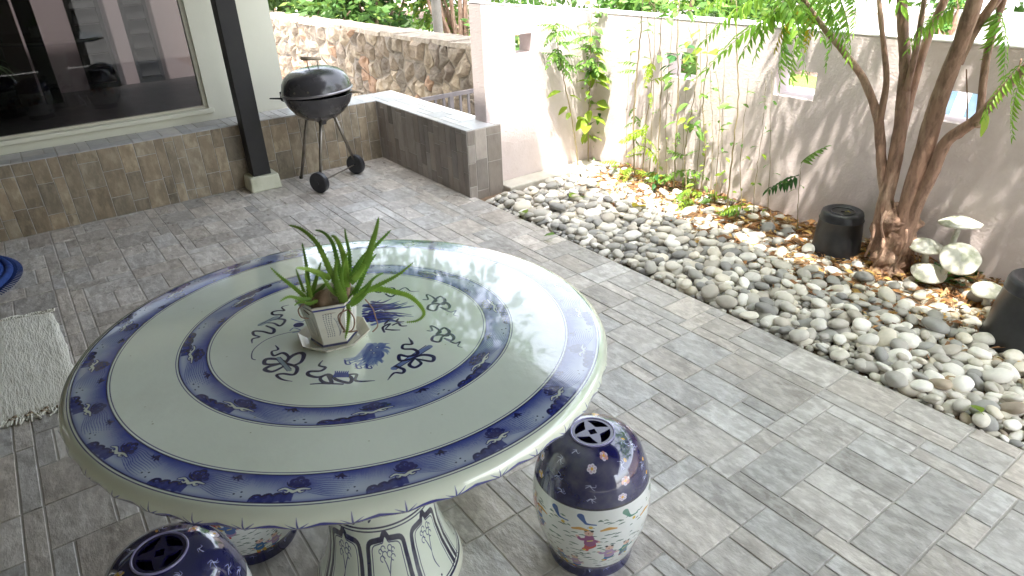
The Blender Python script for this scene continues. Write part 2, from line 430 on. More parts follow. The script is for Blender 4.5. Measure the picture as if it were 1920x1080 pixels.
for (a, b) in ((.60,.86),(1.02,1.24)):
    d = MB(); d.box((a,7.36,.54),(a+.03,7.398,2.55)); d.box((b-.03,7.36,.54),(b,7.398,2.55)); d.box((a,7.37,.5005),(b,7.398,.54))
    sh = d.build('louvre_door', M_louv, t)
    z = .56
    while z < 2.5:
        s_ = MB(); s_.add([(a+.031,7.355,z),(b-.031,7.355,z),(b-.031,7.395,z+.11),(a+.031,7.395,z+.11),(a+.031,7.365,z-.006),(b-.031,7.365,z-.006),(b-.031,7.398,z+.10),(a+.031,7.398,z+.10)],
              [(0,1,2,3),(7,6,5,4),(0,4,5,1),(2,6,7,3),(0,3,7,4),(1,5,6,2)]); s_.build('slat', M_louv, sh); z += .125
# dark square column, cabinet and potted palm inside
c = empty('interior_column', (.27,7.0,.5), 'dark square column standing inside behind the window glass', 'column')
g = MB(); g.box((.22,6.9,.501),(.34,7.02,2.7)); g.build('shaft', M_louv, c)
c = empty('dark_cabinet', (-.35,6.9,.5), 'long dark cabinet seen through the left of the window', 'cabinet')
g = MB(); g.box((-1.4,6.7,.56),(.05,7.05,1.02)); bevel(g.build('carcass', M_dfloor, c), .01)
g = MB(); g.box((-1.42,6.68,1.021),(.07,7.07,1.05)); bevel(g.build('top', M_louv, c), .005)
g = MB(); [g.box((x,6.72,.501),(x+.05,6.77,.56)) for x in (-1.35,-.05)]; g.build('feet', M_louv, c)

M_blocker = material('blocker_render', (.40,.38,.33), .85, n1=(3,.3,(.33,.31,.27)), bump=[(40,.2,.003)])
sw2 = empty('unseen_light_blocker', (-2.7,0,0), 'added walls out of view, left and behind, blocking light from the patio', 'house')
g = MB(); g.box((-2.75,-6,-.003),(-2.602,5.38,2.695)); g.box((-2.60,-2.55,-.003),(1.2,-2.4,2.695)); g.build('blocker_wall', M_blocker, sw2)  # walls added out of view to darken the left of the patio
# potted palm inside the room
ip = empty('indoor_palm', (-.28,6.55,.5), 'potted palm standing inside behind the left of the window', 'plant')
g = MB(); g.lathe([(0,.501),(.10,.501),(.13,.75),(.12,.76),(0,.74)], (-.28,6.55,0), 24); g.build('planter', M_dfloor, ip, smooth=True)
rq = random.Random(8); M_palm = material('indoor_palm_leaf', (.10,.20,.06), .5, n1=(8,.5,(.2,.3,.1)))
for i in range(26):
    a = rq.uniform(0, 6.28); L = rq.uniform(.25,.55); g = MB(); c0 = Vector((-.28,6.55,.75)); d = Vector((math.cos(a), math.sin(a), 0)); S = [c0+d*L*f+Vector((0,0,L*(1.6*f-1.5*f*f))) for f in np.linspace(0,1,7)]
    g.tube(S, [.006,.018,.022,.02,.016,.01,.002], 4, flat=.2); g.build('leaf', M_palm, ip)
# roof over the patio and its post
M_ceil = material('ceiling_boards', (.20,.195,.18), .7, n1=(2,.3,(.15,.14,.125)))
t = empty('patio_roof', (0,1,2.7), 'flat roof slab over the patio carried by the black post', 'roof')
g = MB(); g.box((-6,-6,2.70),(2.37,3.31,2.86)); g.box((-6,3.311,2.70),(2.02,5.40,2.86)); g.box((-6,5.401,2.81),(2.02,6.4,2.86)); g.build('roof_slab', M_ceil, t)
g = MB(); g.box((2.25,-6,2.28),(2.37,3.31,2.699)); g.box((2.02,3.20,2.28),(2.249,3.31,2.699)); g.box((1.90,3.311,2.28),(2.02,5.40,2.699)); g.build('added_eave_beam', M_ceil, t)  # beams added out of view to set the sky reflection's edge on the table
p = empty('black_post', (1.32,5.02,0), 'slim black square post standing on a small cream concrete block', 'post')
g = MB(); g.box((1.25,4.975,.1105),(1.378,5.095,2.699)); bevel(g.build('post_shaft', M_black, p), .004)
g = MB(); g.add([(1.205,4.94,-.001),(1.432,4.94,-.001),(1.432,5.115,-.001),(1.205,5.115,-.001),(1.213,4.948,.11),(1.424,4.948,.11),(1.424,5.115,.11),(1.213,5.115,.11)],
   [(0,3,2,1),(4,5,6,7),(0,1,5,4),(1,2,6,5),(2,3,7,6),(3,0,4,7)])
M_block = material('painted_block', (.66,.66,.52), .75, n1=(9,.6,(.40,.40,.28),.45,.7), bump=[(40,.5,.005)])
bevel(g.build('base_block', M_block, p), .012)

# ============================================================ BEYOND THE PATIO
M_stone = material('rubble_stone', (.25,.20,.155), .92, n1=(7,.8,(.13,.105,.085)), n2=(19,.6,(.38,.33,.27)), tint=True, bump=[(14,.9,.03),(60,.6,.01)])
M_mortar = material('wall_mortar', (.27,.225,.18), .95, n1=(5,.5,(.17,.14,.11)), bump=[(18,.9,.03)])
def voronoi_cells(pts, box):
    out = []
    for i, (px, py) in enumerate(pts):
        poly = [(box[0],box[1]),(box[2],box[1]),(box[2],box[3]),(box[0],box[3])]
        near = sorted(range(len(pts)), key=lambda j: (pts[j][0]-px)**2+(pts[j][1]-py)**2)[1:16]
        for j in near:
            qx, qy = pts[j]; mx, my = (px+qx)/2, (py+qy)/2; nx, ny = qx-px, qy-py
            new = []
            for k in range(len(poly)):
                a, b = poly[k], poly[(k+1) % len(poly)]
                da = (a[0]-mx)*nx+(a[1]-my)*ny; db = (b[0]-mx)*nx+(b[1]-my)*ny
                if da <= 0: new.append(a)
                if da*db < 0:
                    t_ = da/(da-db); new.append((a[0]+(b[0]-a[0])*t_, a[1]+(b[1]-a[1])*t_))
            poly = new
            if len(poly) < 3: break
        if len(poly) >= 3: out.append(((px, py), poly))
    return out
sw = empty('stone_wall', (4.3, 10.5, -.8), 'rough brown rubble stone retaining wall beyond the gate', 'stone wall')
topz = lambda y: .60-(y-6.1)*.012
g = MB(); ys = np.linspace(6.16, 15.5, 24)
V = []; Fc = []
for i, y in enumerate(ys):
    z = topz(y)-.03
    V += [(4.035,y,-.8),(4.035,y,z),(4.44,y,z+.01),(4.44,y,-.8)]
for i in range(len(ys)-1):
    for k in range(3): Fc.append((i*4+k, (i+1)*4+k, (i+1)*4+k+1, i*4+k+1))
Fc += [(0,1,2,3),(len(V)-4,len(V)-1,len(V)-2,len(V)-3)]
g.add(V, Fc); g.build('mortar', M_mortar, sw)
rr = random.Random(5); pts = []
yy = 6.2
while yy < 15.4:
    zz = -.75
    while zz < .55:
        pts.append((yy+rr.uniform(-.07,.07), zz+rr.uniform(-.06,.06))); zz += rr.uniform(.15,.24)
    yy += rr.uniform(.17,.26) if yy < 9 else rr.uniform(.22,.36)
PAL = [(1,.96,.9),(1.2,1.15,1.05),(.8,.78,.76),(1.25,.95,.78),(.95,.88,.8),(1.35,1.28,1.15),(.72,.68,.65)]
k = 0
for (cx_, cz_), poly in voronoi_cells(pts, (6.14,-.8,15.5,.60)):
    def inner(s, d, jit=0):
        o_ = []
        for (y, z) in poly:
            yy_, zz_ = cx_+(y-cx_)*s, cz_+(z-cz_)*s
            o_.append((4.062-d+rr.uniform(-jit, jit), yy_, min(zz_, topz(yy_)-.005)))
        return o_
    n = len(poly); A = inner(.95,-.01); B = inner(.88,.035,.012); C_ = inner(.5,.06+rr.uniform(-.02,.035),.022)
    V = A+B+C_+[(4.062-.07-rr.uniform(0,.03), cx_, min(cz_, topz(cx_)-.01))]
    Fc = []
    for a in range(n):
        b_ = (a+1) % n; Fc += [(a,b_,n+b_,n+a),(n+a,n+b_,2*n+b_,2*n+a),(2*n+a,2*n+b_,3*n)]
    tt = rr.choice(PAL); f = rr.uniform(.85,1.15); mk('stone', V, Fc, M_stone, sw, tint=[c*f for c in tt])
# cap stones along the top and at the end
y = 6.1
while y < 15.3:
    l = rr.uniform(.22,.5); z = topz(y)
    a = [(4.0+rr.uniform(-.02,.02),y+.008),(4.0+rr.uniform(-.02,.02),y+l-.008),(4.46+rr.uniform(-.02,.02),y+l-.008),(4.46+rr.uniform(-.02,.02),y+.008)]
    V = [(p[0],p[1],z-.035) for p in a]+[(p[0]+.01*(1 if p[0]<4.2 else -1),p[1],z+.012+rr.uniform(-.01,.012)) for p in a]
    f = rr.uniform(1.1,1.6); mk('cap_stone', V, [(0,1,2,3)[::-1],(4,5,6,7),(0,1,5,4),(1,2,6,5),(2,3,7,6),(3,0,4,7)], M_stone, sw, tint=(f*1.0,f*.98,f*.95)); y += l
zz = -.75
while zz < .55:
    h = rr.uniform(.14,.24); z1 = min(zz+h-.01,.57)
    if z1-zz > .05:
        x = 4.02
        while x < 4.40:
            w = rr.uniform(.14,.24); x1 = min(x+w-.01, 4.44)
            if x1-x > .04:
                j = lambda: rr.uniform(-.012,.012)
                V = [(x+j(),6.158,zz+j()),(x1+j(),6.158,zz+j()),(x1+j(),6.158,z1),(x+j(),6.158,z1),(x+.02+j(),6.10+j(),zz+.02),(x1-.02,6.10+j(),zz+.02+j()),(x1-.02+j(),6.10,z1-.02),(x+.02,6.10+j(),z1-.02)]
                f = rr.uniform(1.,1.6); mk('stone', V, [(4,5,6,7),(0,1,5,4),(1,2,6,5),(2,3,7,6),(3,0,4,7)], M_stone, sw, tint=(f,f*.97,f*.88))
            x += w
    zz += h

# iron gate between the end wall and the stone wall
gt = empty('metal_gate', (3.5,6.0,-.8), 'weathered grey metal bar gate beside the stone wall', 'gate')
M_gate = material('gate_metal', (.07,.06,.065), .55, n1=(12,.5,(.13,.115,.11)), bump=[(60,.2,.003)])
g = MB(); g.box((2.8,5.985,.185),(4.02,6.02,.222)); g.build('top_rail', M_gate, gt)
g = MB(); g.box((2.8,5.985,-.72),(4.02,6.02,-.68)); g.build('bottom_rail', M_gate, gt)
for x in (2.78, 3.56, 3.985):
    g = MB(); g.box((x,5.982,-.8),(x+.045,6.025,.184 if x == 3.56 else .24)); g.build('gate_post', M_gate, gt)
x = 2.9
while x < 3.95:
    if not 3.52 < x < 3.62:
        g = MB(); g.box((x,5.99,-.679),(x+.022,6.012,.184)); g.build('bar', M_gate, gt)
    x += .098
g = MB(); g.box((3.93,5.95,-.02),(3.98,5.984,.09)); bevel(g.build('latch', M_black, gt), .004)

# white wall over the road with a planted pillar, posts
ww = empty('white_road_wall', (14.2,8,-.7), 'bright white boundary wall across the road, seen over the garden wall', 'boundary wall')
g = MB(); g.box((14,-12,-.72),(14.3,26,.03)); g.build('wall_face', M_white, ww)
g = MB(); g.box((13.93,-12,.031),(14.37,26,.13)); bevel(g.build('coping', M_white, ww), .01)
for i in range(9):
    y = 1.5+i*1.9
    p = MB(); p.box((14.05,y,.131),(14.25,y+.22,1.7)); bevel(p.build('post', M_white, ww), .01)
g = MB(); g.box((14.1,1.5,.55),(14.2,17,.63)); g.box((14.1,1.5,1.4),(14.2,17,1.5)); g.build('rail', M_white, ww)

# ---- leaves
def leaf_mat(name, c, c2, tr=.45, rough=.45):
    return material(name, c, rough, n1=(5,.7,c2), tint=True, trans=tr, spec=.4)
M_lf_tree = leaf_mat('tree_leaf', (.17,.34,.045), (.26,.42,.06), .5)
M_lf_yel = leaf_mat('yellow_leaf', (.52,.40,.03), (.40,.42,.05))
M_lf_far = leaf_mat('bush_leaf', (.05,.12,.025), (.11,.20,.045), .35)
M_lf_clb = leaf_mat('climber_leaf', (.12,.26,.05), (.22,.36,.08), .45)
M_lf_lime = leaf_mat('lime_leaf', (.30,.42,.04), (.22,.38,.05), .5)
M_lf_dark = leaf_mat('dark_leaf', (.03,.11,.025), (.05,.16,.04), .2)
def basis(d, up=(0,0,1)):
    d = Vector(d).normalized(); s = d.cross(Vector(up))
    if s.length < 1e-3: s = Vector((1,0,0))
    s.normalize(); return d, s, s.cross(d)
def blade(mb, p, d, L, Wd, up=(0,0,1), droop=.15, fold=.25, t=(1,1,1)):
    """one folded leaf blade: 8 vertices"""
    d, s, u = basis(d, up); p = Vector(p)
    c1 = p+d*L*.35+u*(-droop*L*.08); c2 = p+d*L*.7+u*(-droop*L*.45); tip = p+d*L+u*(-droop*L)
    V = [p, c1, c2, tip, c1+s*Wd*.5+u*Wd*fold, c1-s*Wd*.5+u*Wd*fold, c2+s*Wd*.38+u*Wd*fold, c2-s*Wd*.38+u*Wd*fold]
    mb.add(V, [(0,1,4),(0,5,1),(1,2,6,4),(1,5,7,2),(2,3,6),(2,7,3)], t)
def pinnate_mesh(name, mat, pairs, L, l, w, seed, droop=.35):
    rr = random.Random(seed); mb = MB(); P = []
    for i in range(9):
        f = i/8; P.append((L*f, 0, -droop*L*f*f))
    mb.tube(P, [.0032*(1-.7*i/8) for i in range(9)], 4, t=(.8,.7,.5))
    for i in range(pairs):
        f = .14+.84*i/(pairs-1); x = L*f; z = -droop*L*f*f; k = math.sin(math.pi*min(1,.25+f*.8))*.5+.55
        for s in (-1, 1):
            a = R_(62+rr.uniform(-10,10)-18*f); v = rr.uniform(.8,1.25)
            blade(mb, (x,0,z), (math.cos(a), s*math.sin(a), -.35+rr.uniform(-.2,.15)), l*k*rr.uniform(.88,1.1), w*k, droop=.3+rr.uniform(0,.3), t=(v*rr.uniform(.9,1.1),v,v*.9))
    blade(mb, P[-1], (1,0,-.5), l*.8, w*.8, t=(1.1,1.1,1))
    me = bpy.data.meshes.new(name); me.from_pydata([tuple(v) for v in mb.V], [], mb.F); me.materials.append(mat)
    a = me.color_attributes.new('tint','FLOAT_COLOR','POINT'); a.data.foreach_set('color', np.hstack([np.array(mb.T), np.ones((len(mb.V),1))]).ravel())
    return me
def broad_mesh(name, mat, L, w, seed):
    rr = random.Random(seed); mb = MB(); V = []; n = 7
    for i in range(n):
        f = i/(n-1); hw = w*math.sin(math.pi*min(1, f*.92+.05))**.8*.5*(1.15-.4*f); z = -.25*L*f*f
        V += [(L*f+.02, -hw, z+.3*hw+rr.uniform(-.002,.002)), (L*f+.02, 0, z), (L*f+.02, hw, z+.3*hw+rr.uniform(-.002,.002))]
    Fc = []
    for i in range(n-1):
        for k in range(2): Fc.append((i*3+k, i*3+k+1, i*3+k+4, i*3+k+3))
    mb.add(V, Fc); mb.tube([(0,0,0),(.02,0,0)], .0012, 4)
    me = bpy.data.meshes.new(name); me.from_pydata([tuple(v) for v in mb.V], [], mb.F); me.materials.append(mat); me.polygons.foreach_set('use_smooth',[True]*len(me.polygons))
    a = me.color_attributes.new('tint','FLOAT_COLOR','POINT'); a.data.foreach_set('color', np.ones((len(mb.V),4)).ravel())
    return me
def put(name, me, parent, p, d, scale=1, roll=0):
    o = bpy.data.objects.new(name, me); COL.objects.link(o); o.parent = parent
    x = Vector(d).normalized(); s = Vector((0,0,1)).cross(x)
    if s.length < 1e-3: s = Vector((0,1,0))
    s.normalize(); z = x.cross(s)
    Mx = Matrix((x, s, z)).transposed().to_4x4() @ Matrix.Rotation(roll, 4, 'X')
    o.matrix_local = Matrix.Translation(Vector(p)-W[parent.name]) @ Mx @ Matrix.Scale(scale, 4)
    return o

# bushes and trees beyond the walls
def bush(name, c, rad, nleaf, size, label, cat, seed, tone=(1,1,1), stems=True, group=None, mat=None):
    rr = random.Random(seed); t = empty(name, (c[0],c[1],-.8), label, cat, group)
    tr = MB(); cl = []
    for i in range(16):
        a = rr.uniform(0, 6.283); q = rr.uniform(.1,.95)**.6; zf = rr.uniform(-.9,.9)
        e = (c[0]+rad[0]*q*math.cos(a)*math.sqrt(1-zf*zf*.8), c[1]+rad[1]*q*math.sin(a)*math.sqrt(1-zf*zf*.8), c[2]+rad[2]*zf)
        cl.append((e, rr.uniform(.35,.65)*min(rad), rr.uniform(.6,1.35)))
        b0 = Vector((c[0]+rr.uniform(-.1,.1), c[1]+rr.uniform(-.1,.1), -.82)); m_ = b0.lerp(Vector(e), .5)+Vector((rr.uniform(-.2,.2), rr.uniform(-.2,.2), .2))
        if stems: tr.tube(smooth_path([b0, m_, e], 3), [.05,.045,.04,.03,.02,.015,.008], 5, t=(1,1,1))
    if stems: tr.build('stems', M_bark, t)
    mb = MB()
    for i in range(nleaf):
        (e, r_, v) = rr.choice(cl); d = Vector((rr.gauss(0,1), rr.gauss(0,1), rr.gauss(0,.9))).normalized()*r_*rr.uniform(.45,1.15)
        p = Vector(e)+d; dd = (d.normalized()+Vector((rr.uniform(-1,1), rr.uniform(-1,1), rr.uniform(-1,.3)))).normalized()
        s = size*rr.uniform(.6,1.4); u = dd.cross(Vector((rr.uniform(-1,1), rr.uniform(-1,1), rr.uniform(.2,1)))).normalized()
        q = v*rr.uniform(.7,1.3); yel = rr.random() < .12
        tn = (q*tone[0]*(1.7 if yel else 1), q*tone[1]*(1.25 if yel else 1), q*tone[2])
        mb.add([p, p+dd*s*.5+u*s*.22, p+dd*s, p+dd*s*.5-u*s*.22], [(0,1,2,3)], tn)
    mb.build('crown', mat or M_lf_far, t)
    return t
M_bark = material('bark', (.33,.20,.14), .75, n1=(11,.85,(.47,.33,.24),.5,.62), n2=(40,.65,(.13,.075,.05),.48,.66), bump=[(26,1,.016),(90,.7,.005)], stretch=(1,1,.35))
M_greybark = material('grey_bark', (.24,.22,.19), .85, n1=(8,.6,(.14,.12,.10)), bump=[(30,.8,.01)])
bush('leafy_bush', (5.3,14.2,.8), (1.05,2.9,1.6), 9000, .17, 'dense mid green bush hanging over the far dark end of the stone wall', 'bush', 1)
bush('leafy_bush', (6.0,12.7,.6), (1.1,1.3,1.9), 6500, .16, 'dark green bush behind the middle of the stone wall', 'bush', 2, (.75,.85,.8))
bush('leafy_bush', (6.9,11.0,.9), (1.0,1.0,2.2), 4200, .15, 'bright yellow green feathery bush behind the right end of the stone wall', 'bush', 3, (1.8,1.5,1.0))
bush('leafy_bush', (8.6,9.6,.2), (1.5,1.5,1.5), 6000, .16, 'green bush just over the left top corner of the pink end wall', 'bush', 4, (1.1,1.15,1))
bush('leafy_bush', (9.6,8.0,.1), (1.5,1.3,1.3), 6000, .15, 'pale sunlit bush over the corner where the two pink walls meet', 'bush', 5, (1.5,1.5,1.2))
bush('leafy_bush', (11.2,7.9,-.1), (1.3,1.2,1.1), 5000, .13, 'small leaved light bush left of the white road wall', 'bush', 6, (1.7,1.7,1.4))
bush('ivy_pillar', (13.7,5.75,.0), (.25,.3,1.1), 2500, .09, 'grey green ivy covered pillar in front of the white road wall', 'plant', 8, (1.6,1.7,1.8))
bush('tall_tree', (18.5,14,3.2), (3.5,4.5,3.5), 9000, .3, 'large green tree behind the white road wall at left', 'tree', 9, (1.2,1.2,1))
bush('tall_tree', (19.5,5.5,3.4), (3.3,4,3.4), 9000, .3, 'large green tree behind the white road wall at right', 'tree', 10, (1.3,1.3,1))
bush('tall_tree', (9,19.5,3), (3.5,3.5,3.8), 9000, .3, 'large dark tree far behind the stone wall', 'tree', 12, (.9,1,.9))

ot = bush('overhanging_tree', (3.05,6.5,4.7), (1.25,1.9,1.7), 9000, .17, 'tree beyond the gate with a grey trunk and a crown arching over the barbecue corner', 'tree', 14, (1,1.1,1), stems=False)
g = MB(); S = smooth_path([(4.95,8.5,-.85),(4.93,8.45,.6),(4.8,8.3,1.9),(4.3,7.7,3.2),(3.6,7.0,4.2),(3.1,6.5,5.0)], 6); g.tube(S, np.linspace(.075,.03,len(S)), 10); g.build('trunk', M_greybark, ot, smooth=True)
for e in ((2.5,5.8,4.9),(3.8,6.2,5.3),(2.6,7.4,5.2),(3.3,5.4,4.2)):
    g = MB(); S = smooth_path([(4.2,7.6,3.35),(3.6,6.9,4.2),e], 5); g.tube(S, np.linspace(.035,.010,len(S)), 7); g.build('branch', M_greybark, ot, smooth=True)

# car parked behind the wall, seen through an opening
CARY = 1.35
car = empty('parked_car', (5.55,.45+CARY,-.8), 'white car parked behind the wall, its side windows seen through the right opening', 'car')
M_carp = material('car_paint', (.72,.74,.77), .25, coat=1); M_carg = material('car_glass', (.035,.06,.10), .05, n1=(3,.7,(.16,.24,.34)), spec=.8); M_tyre = material('tyre_rubber', (.02,.02,.02), .8)
def loft(sec, name, mat, par):   # sections along y: (y, [(x,z)...])
    V = []; Fc = []; n = len(sec[0][1])
    for y, P in sec: V += [(x, y+CARY, z+.05) for x, z in P]
    for i in range(len(sec)-1):
        for k in range(n): Fc.append((i*n+k, i*n+(k+1)%n, (i+1)*n+(k+1)%n, (i+1)*n+k))
    Fc += [tuple(range(n))[::-1], tuple((len(sec)-1)*n+k for k in range(n))]
    return mk(name, V, Fc, mat, par, smooth=True, angle=35)
def ring(hw, zb, zt_, cxx=5.55): return [(cxx-hw,zb),(cxx-hw*1.02,(zb+zt_)/2),(cxx-hw*.97,zt_-.04),(cxx-hw*.88,zt_),(cxx+hw*.88,zt_),(cxx+hw*.97,zt_-.04),(cxx+hw*1.02,(zb+zt_)/2),(cxx+hw,zb)]
loft([(-1.65,ring(.72,-.45,-.05)),(-1.55,ring(.84,-.6,.08)),(-1.1,ring(.88,-.62,.14)),(1.4,ring(.88,-.62,.14)),(2.2,ring(.84,-.6,.03)),(2.5,ring(.7,-.5,-.12))], 'body', M_carp, car)
def ring2(hb, ht, zb, zt_): return [(5.55-hb,zb),(5.55-ht,zt_-.05),(5.55-ht*.9,zt_),(5.55+ht*.9,zt_),(5.55+ht,zt_-.05),(5.55+hb,zb)]
loft([(-1.6,ring2(.84,.82,.10,.16)),(-1.25,ring2(.85,.70,.12,.60)),(-.9,ring2(.85,.70,.12,.68)),(.7,ring2(.85,.70,.12,.68)),(1.0,ring2(.85,.70,.12,.62)),(1.9,ring2(.84,.82,.10,.16))], 'cabin', M_carp, car)
for s in (-1, 1):
    for (a, b, a2, b2) in ((-1.15,-.45,-1.05,-.45),(-.38,.42,-.38,.42),(.50,1.45,.50,.92)):
        x0 = 5.55+s*.853; x1 = 5.55+s*.712
        mk('side_window', [(xq, yq+CARY, zq+.05) for xq, yq, zq in [(x0,a,.17),(x0,b,.17),(x1,b2,.59),(x1,a2,.59),(x0+s*.005,a,.17),(x0+s*.005,b,.17),(x1+s*.005,b2,.59),(x1+s*.005,a2,.59)]],
           [(0,1,2,3),(7,6,5,4),(0,4,5,1),(1,5,6,2),(2,6,7,3),(3,7,4,0)], M_carg, car)
    for y in (-1.0, 1.75):
        y += CARY; w = MB(); P = [(5.55+s*.68,y,-.50),(5.55+s*.88,y,-.50)]; w.tube(P, .30, 24); bevel(w.build('wheel', M_tyre, car), .02)
    e = MB(); xa = 5.55+s*.91; e.box((xa-.08,1.15+CARY,.18),(xa+.08,1.27+CARY,.32)); bevel(e.build('wing_mirror', M_carp, car), .02)
mk('windscreen', [(4.80,1.86+CARY,.24),(6.30,1.86+CARY,.24),(6.18,1.03+CARY,.69),(4.92,1.03+CARY,.69)], [(0,1,2,3)], M_carg, car)

# ============================================================ PEBBLE BED
mb = MB(); nx, ny = 12, 60; V = []; Fc = []
for j in range(ny+1):
    for i in range(nx+1):
        x = 2.397+(WX-2.397)*i/nx; y = -2.2+6.055*j/ny
        V.append((x, y, -.022+.045*max(0,(x-3.05)/.45)**1.3+noise.noise(Vector((x*6,y*6,0)))*.008))
for j in range(ny):
    for i in range(nx): Fc.append((j*(nx+1)+i, j*(nx+1)+i+1, (j+1)*(nx+1)+i+1, (j+1)*(nx+1)+i))
bed = tag(mk('pebble_bed', V, Fc, M_soil, smooth=True), kind='structure')
gz_ = lambda x: -.022+.045*max(0,(x-3.05)/.45)**1.3
g = MB(); g.box((2.64,3.70,-.5),(3.529,3.8595,.030)); cb = g.build('wall_kerb', M_conc); bevel(cb, .008); tag(cb, kind='structure')
g = MB(); g.box((3.44,.1,-.3),(3.529,1.22,.055)); cb = g.build('wall_kerb', M_conc); bevel(cb, .008); tag(cb, kind='structure')
import bmesh
def ico(sub):
    bm = bmesh.new(); bmesh.ops.create_icosphere(bm, subdivisions=sub, radius=1)
    V = np.array([v.co[:] for v in bm.verts]); Fc = [tuple(v.index for v in f.verts) for f in bm.faces]; bm.free(); return V, Fc
ICO3, ICO2 = ico(3), ico(2)
M_peb = material('river_pebble', (.53,.515,.48), .62, n1=(26,.35,(.36,.355,.35)), n2=(70,.25,(.62,.61,.58)), tint=True, bump=[(60,.25,.004)], spec=.35)
rr = random.Random(21); placed = []; grid = {}
def fits(x, y, r_, fac):
    gi, gj = int(x/.12), int(y/.12)
    for a in (-1,0,1):
        for b_ in (-1,0,1):
            for (X, Y, R2) in grid.get((gi+a, gj+b_), ()):
                if (X-x)**2+(Y-y)**2 < (fac*(r_+R2))**2: return False
    return True
def try_place(r_, fac, layer, att):
    for _ in range(att):
        x = rr.uniform(2.40+r_*.8, 3.48); y = rr.uniform(-.7, 3.695-r_)
        dens = 1 if x < 3.05 else max(.12, 1-(x-3.05)/.42)
        if rr.random() > dens: continue
        if math.hypot(x-3.34, y-1.37) < .13 or math.hypot(x-3.355, y-1.68) < .12 or math.hypot(x-3.14, y-.72) < .155: continue
        if fits(x, y, r_, fac):
            grid.setdefault((int(x/.12), int(y/.12)), []).append((x, y, r_)); placed.append((x, y, r_, layer)); return
for r_, cnt in ((.050,60),(.042,200),(.034,460),(.027,900),(.021,1700),(.016,2200),(.012,2000)):
    for _ in range(cnt): try_place(r_*rr.uniform(.9,1.12), .74, 0, 10)
grid = {}
for r_, cnt in ((.045,40),(.036,220),(.028,420),(.022,400)):
    for _ in range(cnt): try_place(r_*rr.uniform(.9,1.15), .98, 1, 6)
GREY = [(.93,.91,.87),(.72,.72,.71),(1.05,1.02,.96),(.60,.60,.60),(1.16,1.12,1.04),(1.0,.94,.85)]; PALE = [(1.5,1.48,1.42),(1.65,1.63,1.58),(1.35,1.3,1.18),(1.4,1.32,1.16)]; TAN = [(1.1,.95,.75),(1.0,.85,.68),(.95,.92,.82),(.85,.72,.6)]
def peb(x, y, r_, layer, geo):
    V, Fc = geo; a = r_*rr.uniform(1.05,1.3); b_ = r_*rr.uniform(.78,.95); c = r_*rr.uniform(.42,.62)
    sd = Vector((rr.uniform(0,99), rr.uniform(0,99), rr.uniform(0,99)))
    p = np.sign(V)*np.abs(V)**rr.uniform(.82,1.)
    p = p/np.linalg.norm(p, axis=1, keepdims=True)**.7
    w = np.array([1+.16*noise.noise(Vector(v)*1.1+sd) for v in V])[:, None]
    p = p*w*np.array([a, b_, c])
    R3 = (Matrix.Rotation(rr.uniform(0,6.28),3,'Z') @ Matrix.Rotation(rr.gauss(0,.22),3,'X') @ Matrix.Rotation(rr.gauss(0,.22),3,'Y'))
    p = p@np.array(R3).T
    z = gz_(x)+c*.75+(.004 if layer == 0 else .022+.3*c)
    warm = min(1, max(0, (1.7-y)/1.6))*.5+max(0, (x-2.9))*.6
    u = rr.random(); big = r_ > .03
    pal = PALE if u < (.42 if big else .20)+.5*warm else (TAN if u < (.36 if big else .18)+.75*warm else GREY)
    t = rr.choice(pal); f = rr.uniform(.85,1.15)
    return p+np.array([x, y, z]), Fc, [q*f for q in t]
cand = []
for (x, y, r_, l) in placed:
    q = proj((x, y, .02)); vis = -10 < q[0] < 1930 and -10 < q[1] < 1090
    cand.append((-(r_/q[2])*(1.4 if l else 1) if vis else 1, x, y, r_, l))
cand.sort(); rest = MB()
for i, (k_, x, y, r_, l) in enumerate(cand):
    if i < 300 and k_ < 0:
        V, Fc, t = peb(x, y, r_, l, ICO3); mk('pebble', V, Fc, M_peb, bed, smooth=True, tint=t)
    elif k_ < 0 or rr.random() < .5:
        V, Fc, t = peb(x, y, r_, l, ICO2 if k_ > -.014 else ICO3); rest.add(V, Fc, t)
tag(rest.build('small_pebbles', M_peb, bed, smooth=True), kind='stuff')

# leaf litter
M_lit = material('leaf_litter', (.47,.34,.19), .8, n1=(20,.5,(.30,.15,.07)), tint=True, trans=.15)
mb = MB()
for i in range(10500):
    if rr.random() < .72:
        x = 3.52-abs(rr.gauss(0,.24)); y = rr.uniform(-.5,3.5)
    else:
        x = 3.3+rr.gauss(0,.26); y = 1.25+rr.gauss(0,.6)
    if not 2.42 < x < 3.52: continue
    if math.hypot(x-3.355, y-1.68) < .12 or math.hypot(x-3.14, y-.72) < .155: continue
    a = rr.uniform(0, 6.28); L = rr.uniform(.018,.06) if rr.random() < .8 else rr.uniform(.06,.1); w = L*rr.uniform(.1,.32)
    z = gz_(x)+rr.uniform(.008,.05 if x > 3.0 else .04)
    d = Vector((math.cos(a), math.sin(a), rr.uniform(-.3,.3))); s = Vector((-math.sin(a), math.cos(a), rr.uniform(-.5,.5)))
    p = Vector((x, y, z)); c = rr.choice([(1,1,1),(.6,.5,.45),(1.5,1.45,.9),(.8,.6,.5),(1.25,.95,.7),(.45,.35,.3)])
    mb.add([p-d*L/2, p+s*w/2+Vector((0,0,L*.15)), p+d*L/2, p-s*w/2], [(0,1,2,3)], c)
lit = mb.build('leaf_litter', M_lit); tag(lit, 'dry yellow and brown leaves scattered over the pebbles below the tree', 'leaf litter', kind='stuff')
def flat_leaf(px, py, L, mat, label, ang, name='fallen_leaf'):
    p = gz(px, py, .045); me = broad_mesh(name, mat, L, L*.62, 3)
    o = bpy.data.objects.new(name, me); COL.objects.link(o); o.location = p; o.rotation_euler = (rnd.uniform(-.2,.2), .1, ang); tag(o, label, 'leaf', 'large fallen leaves on the pebbles')
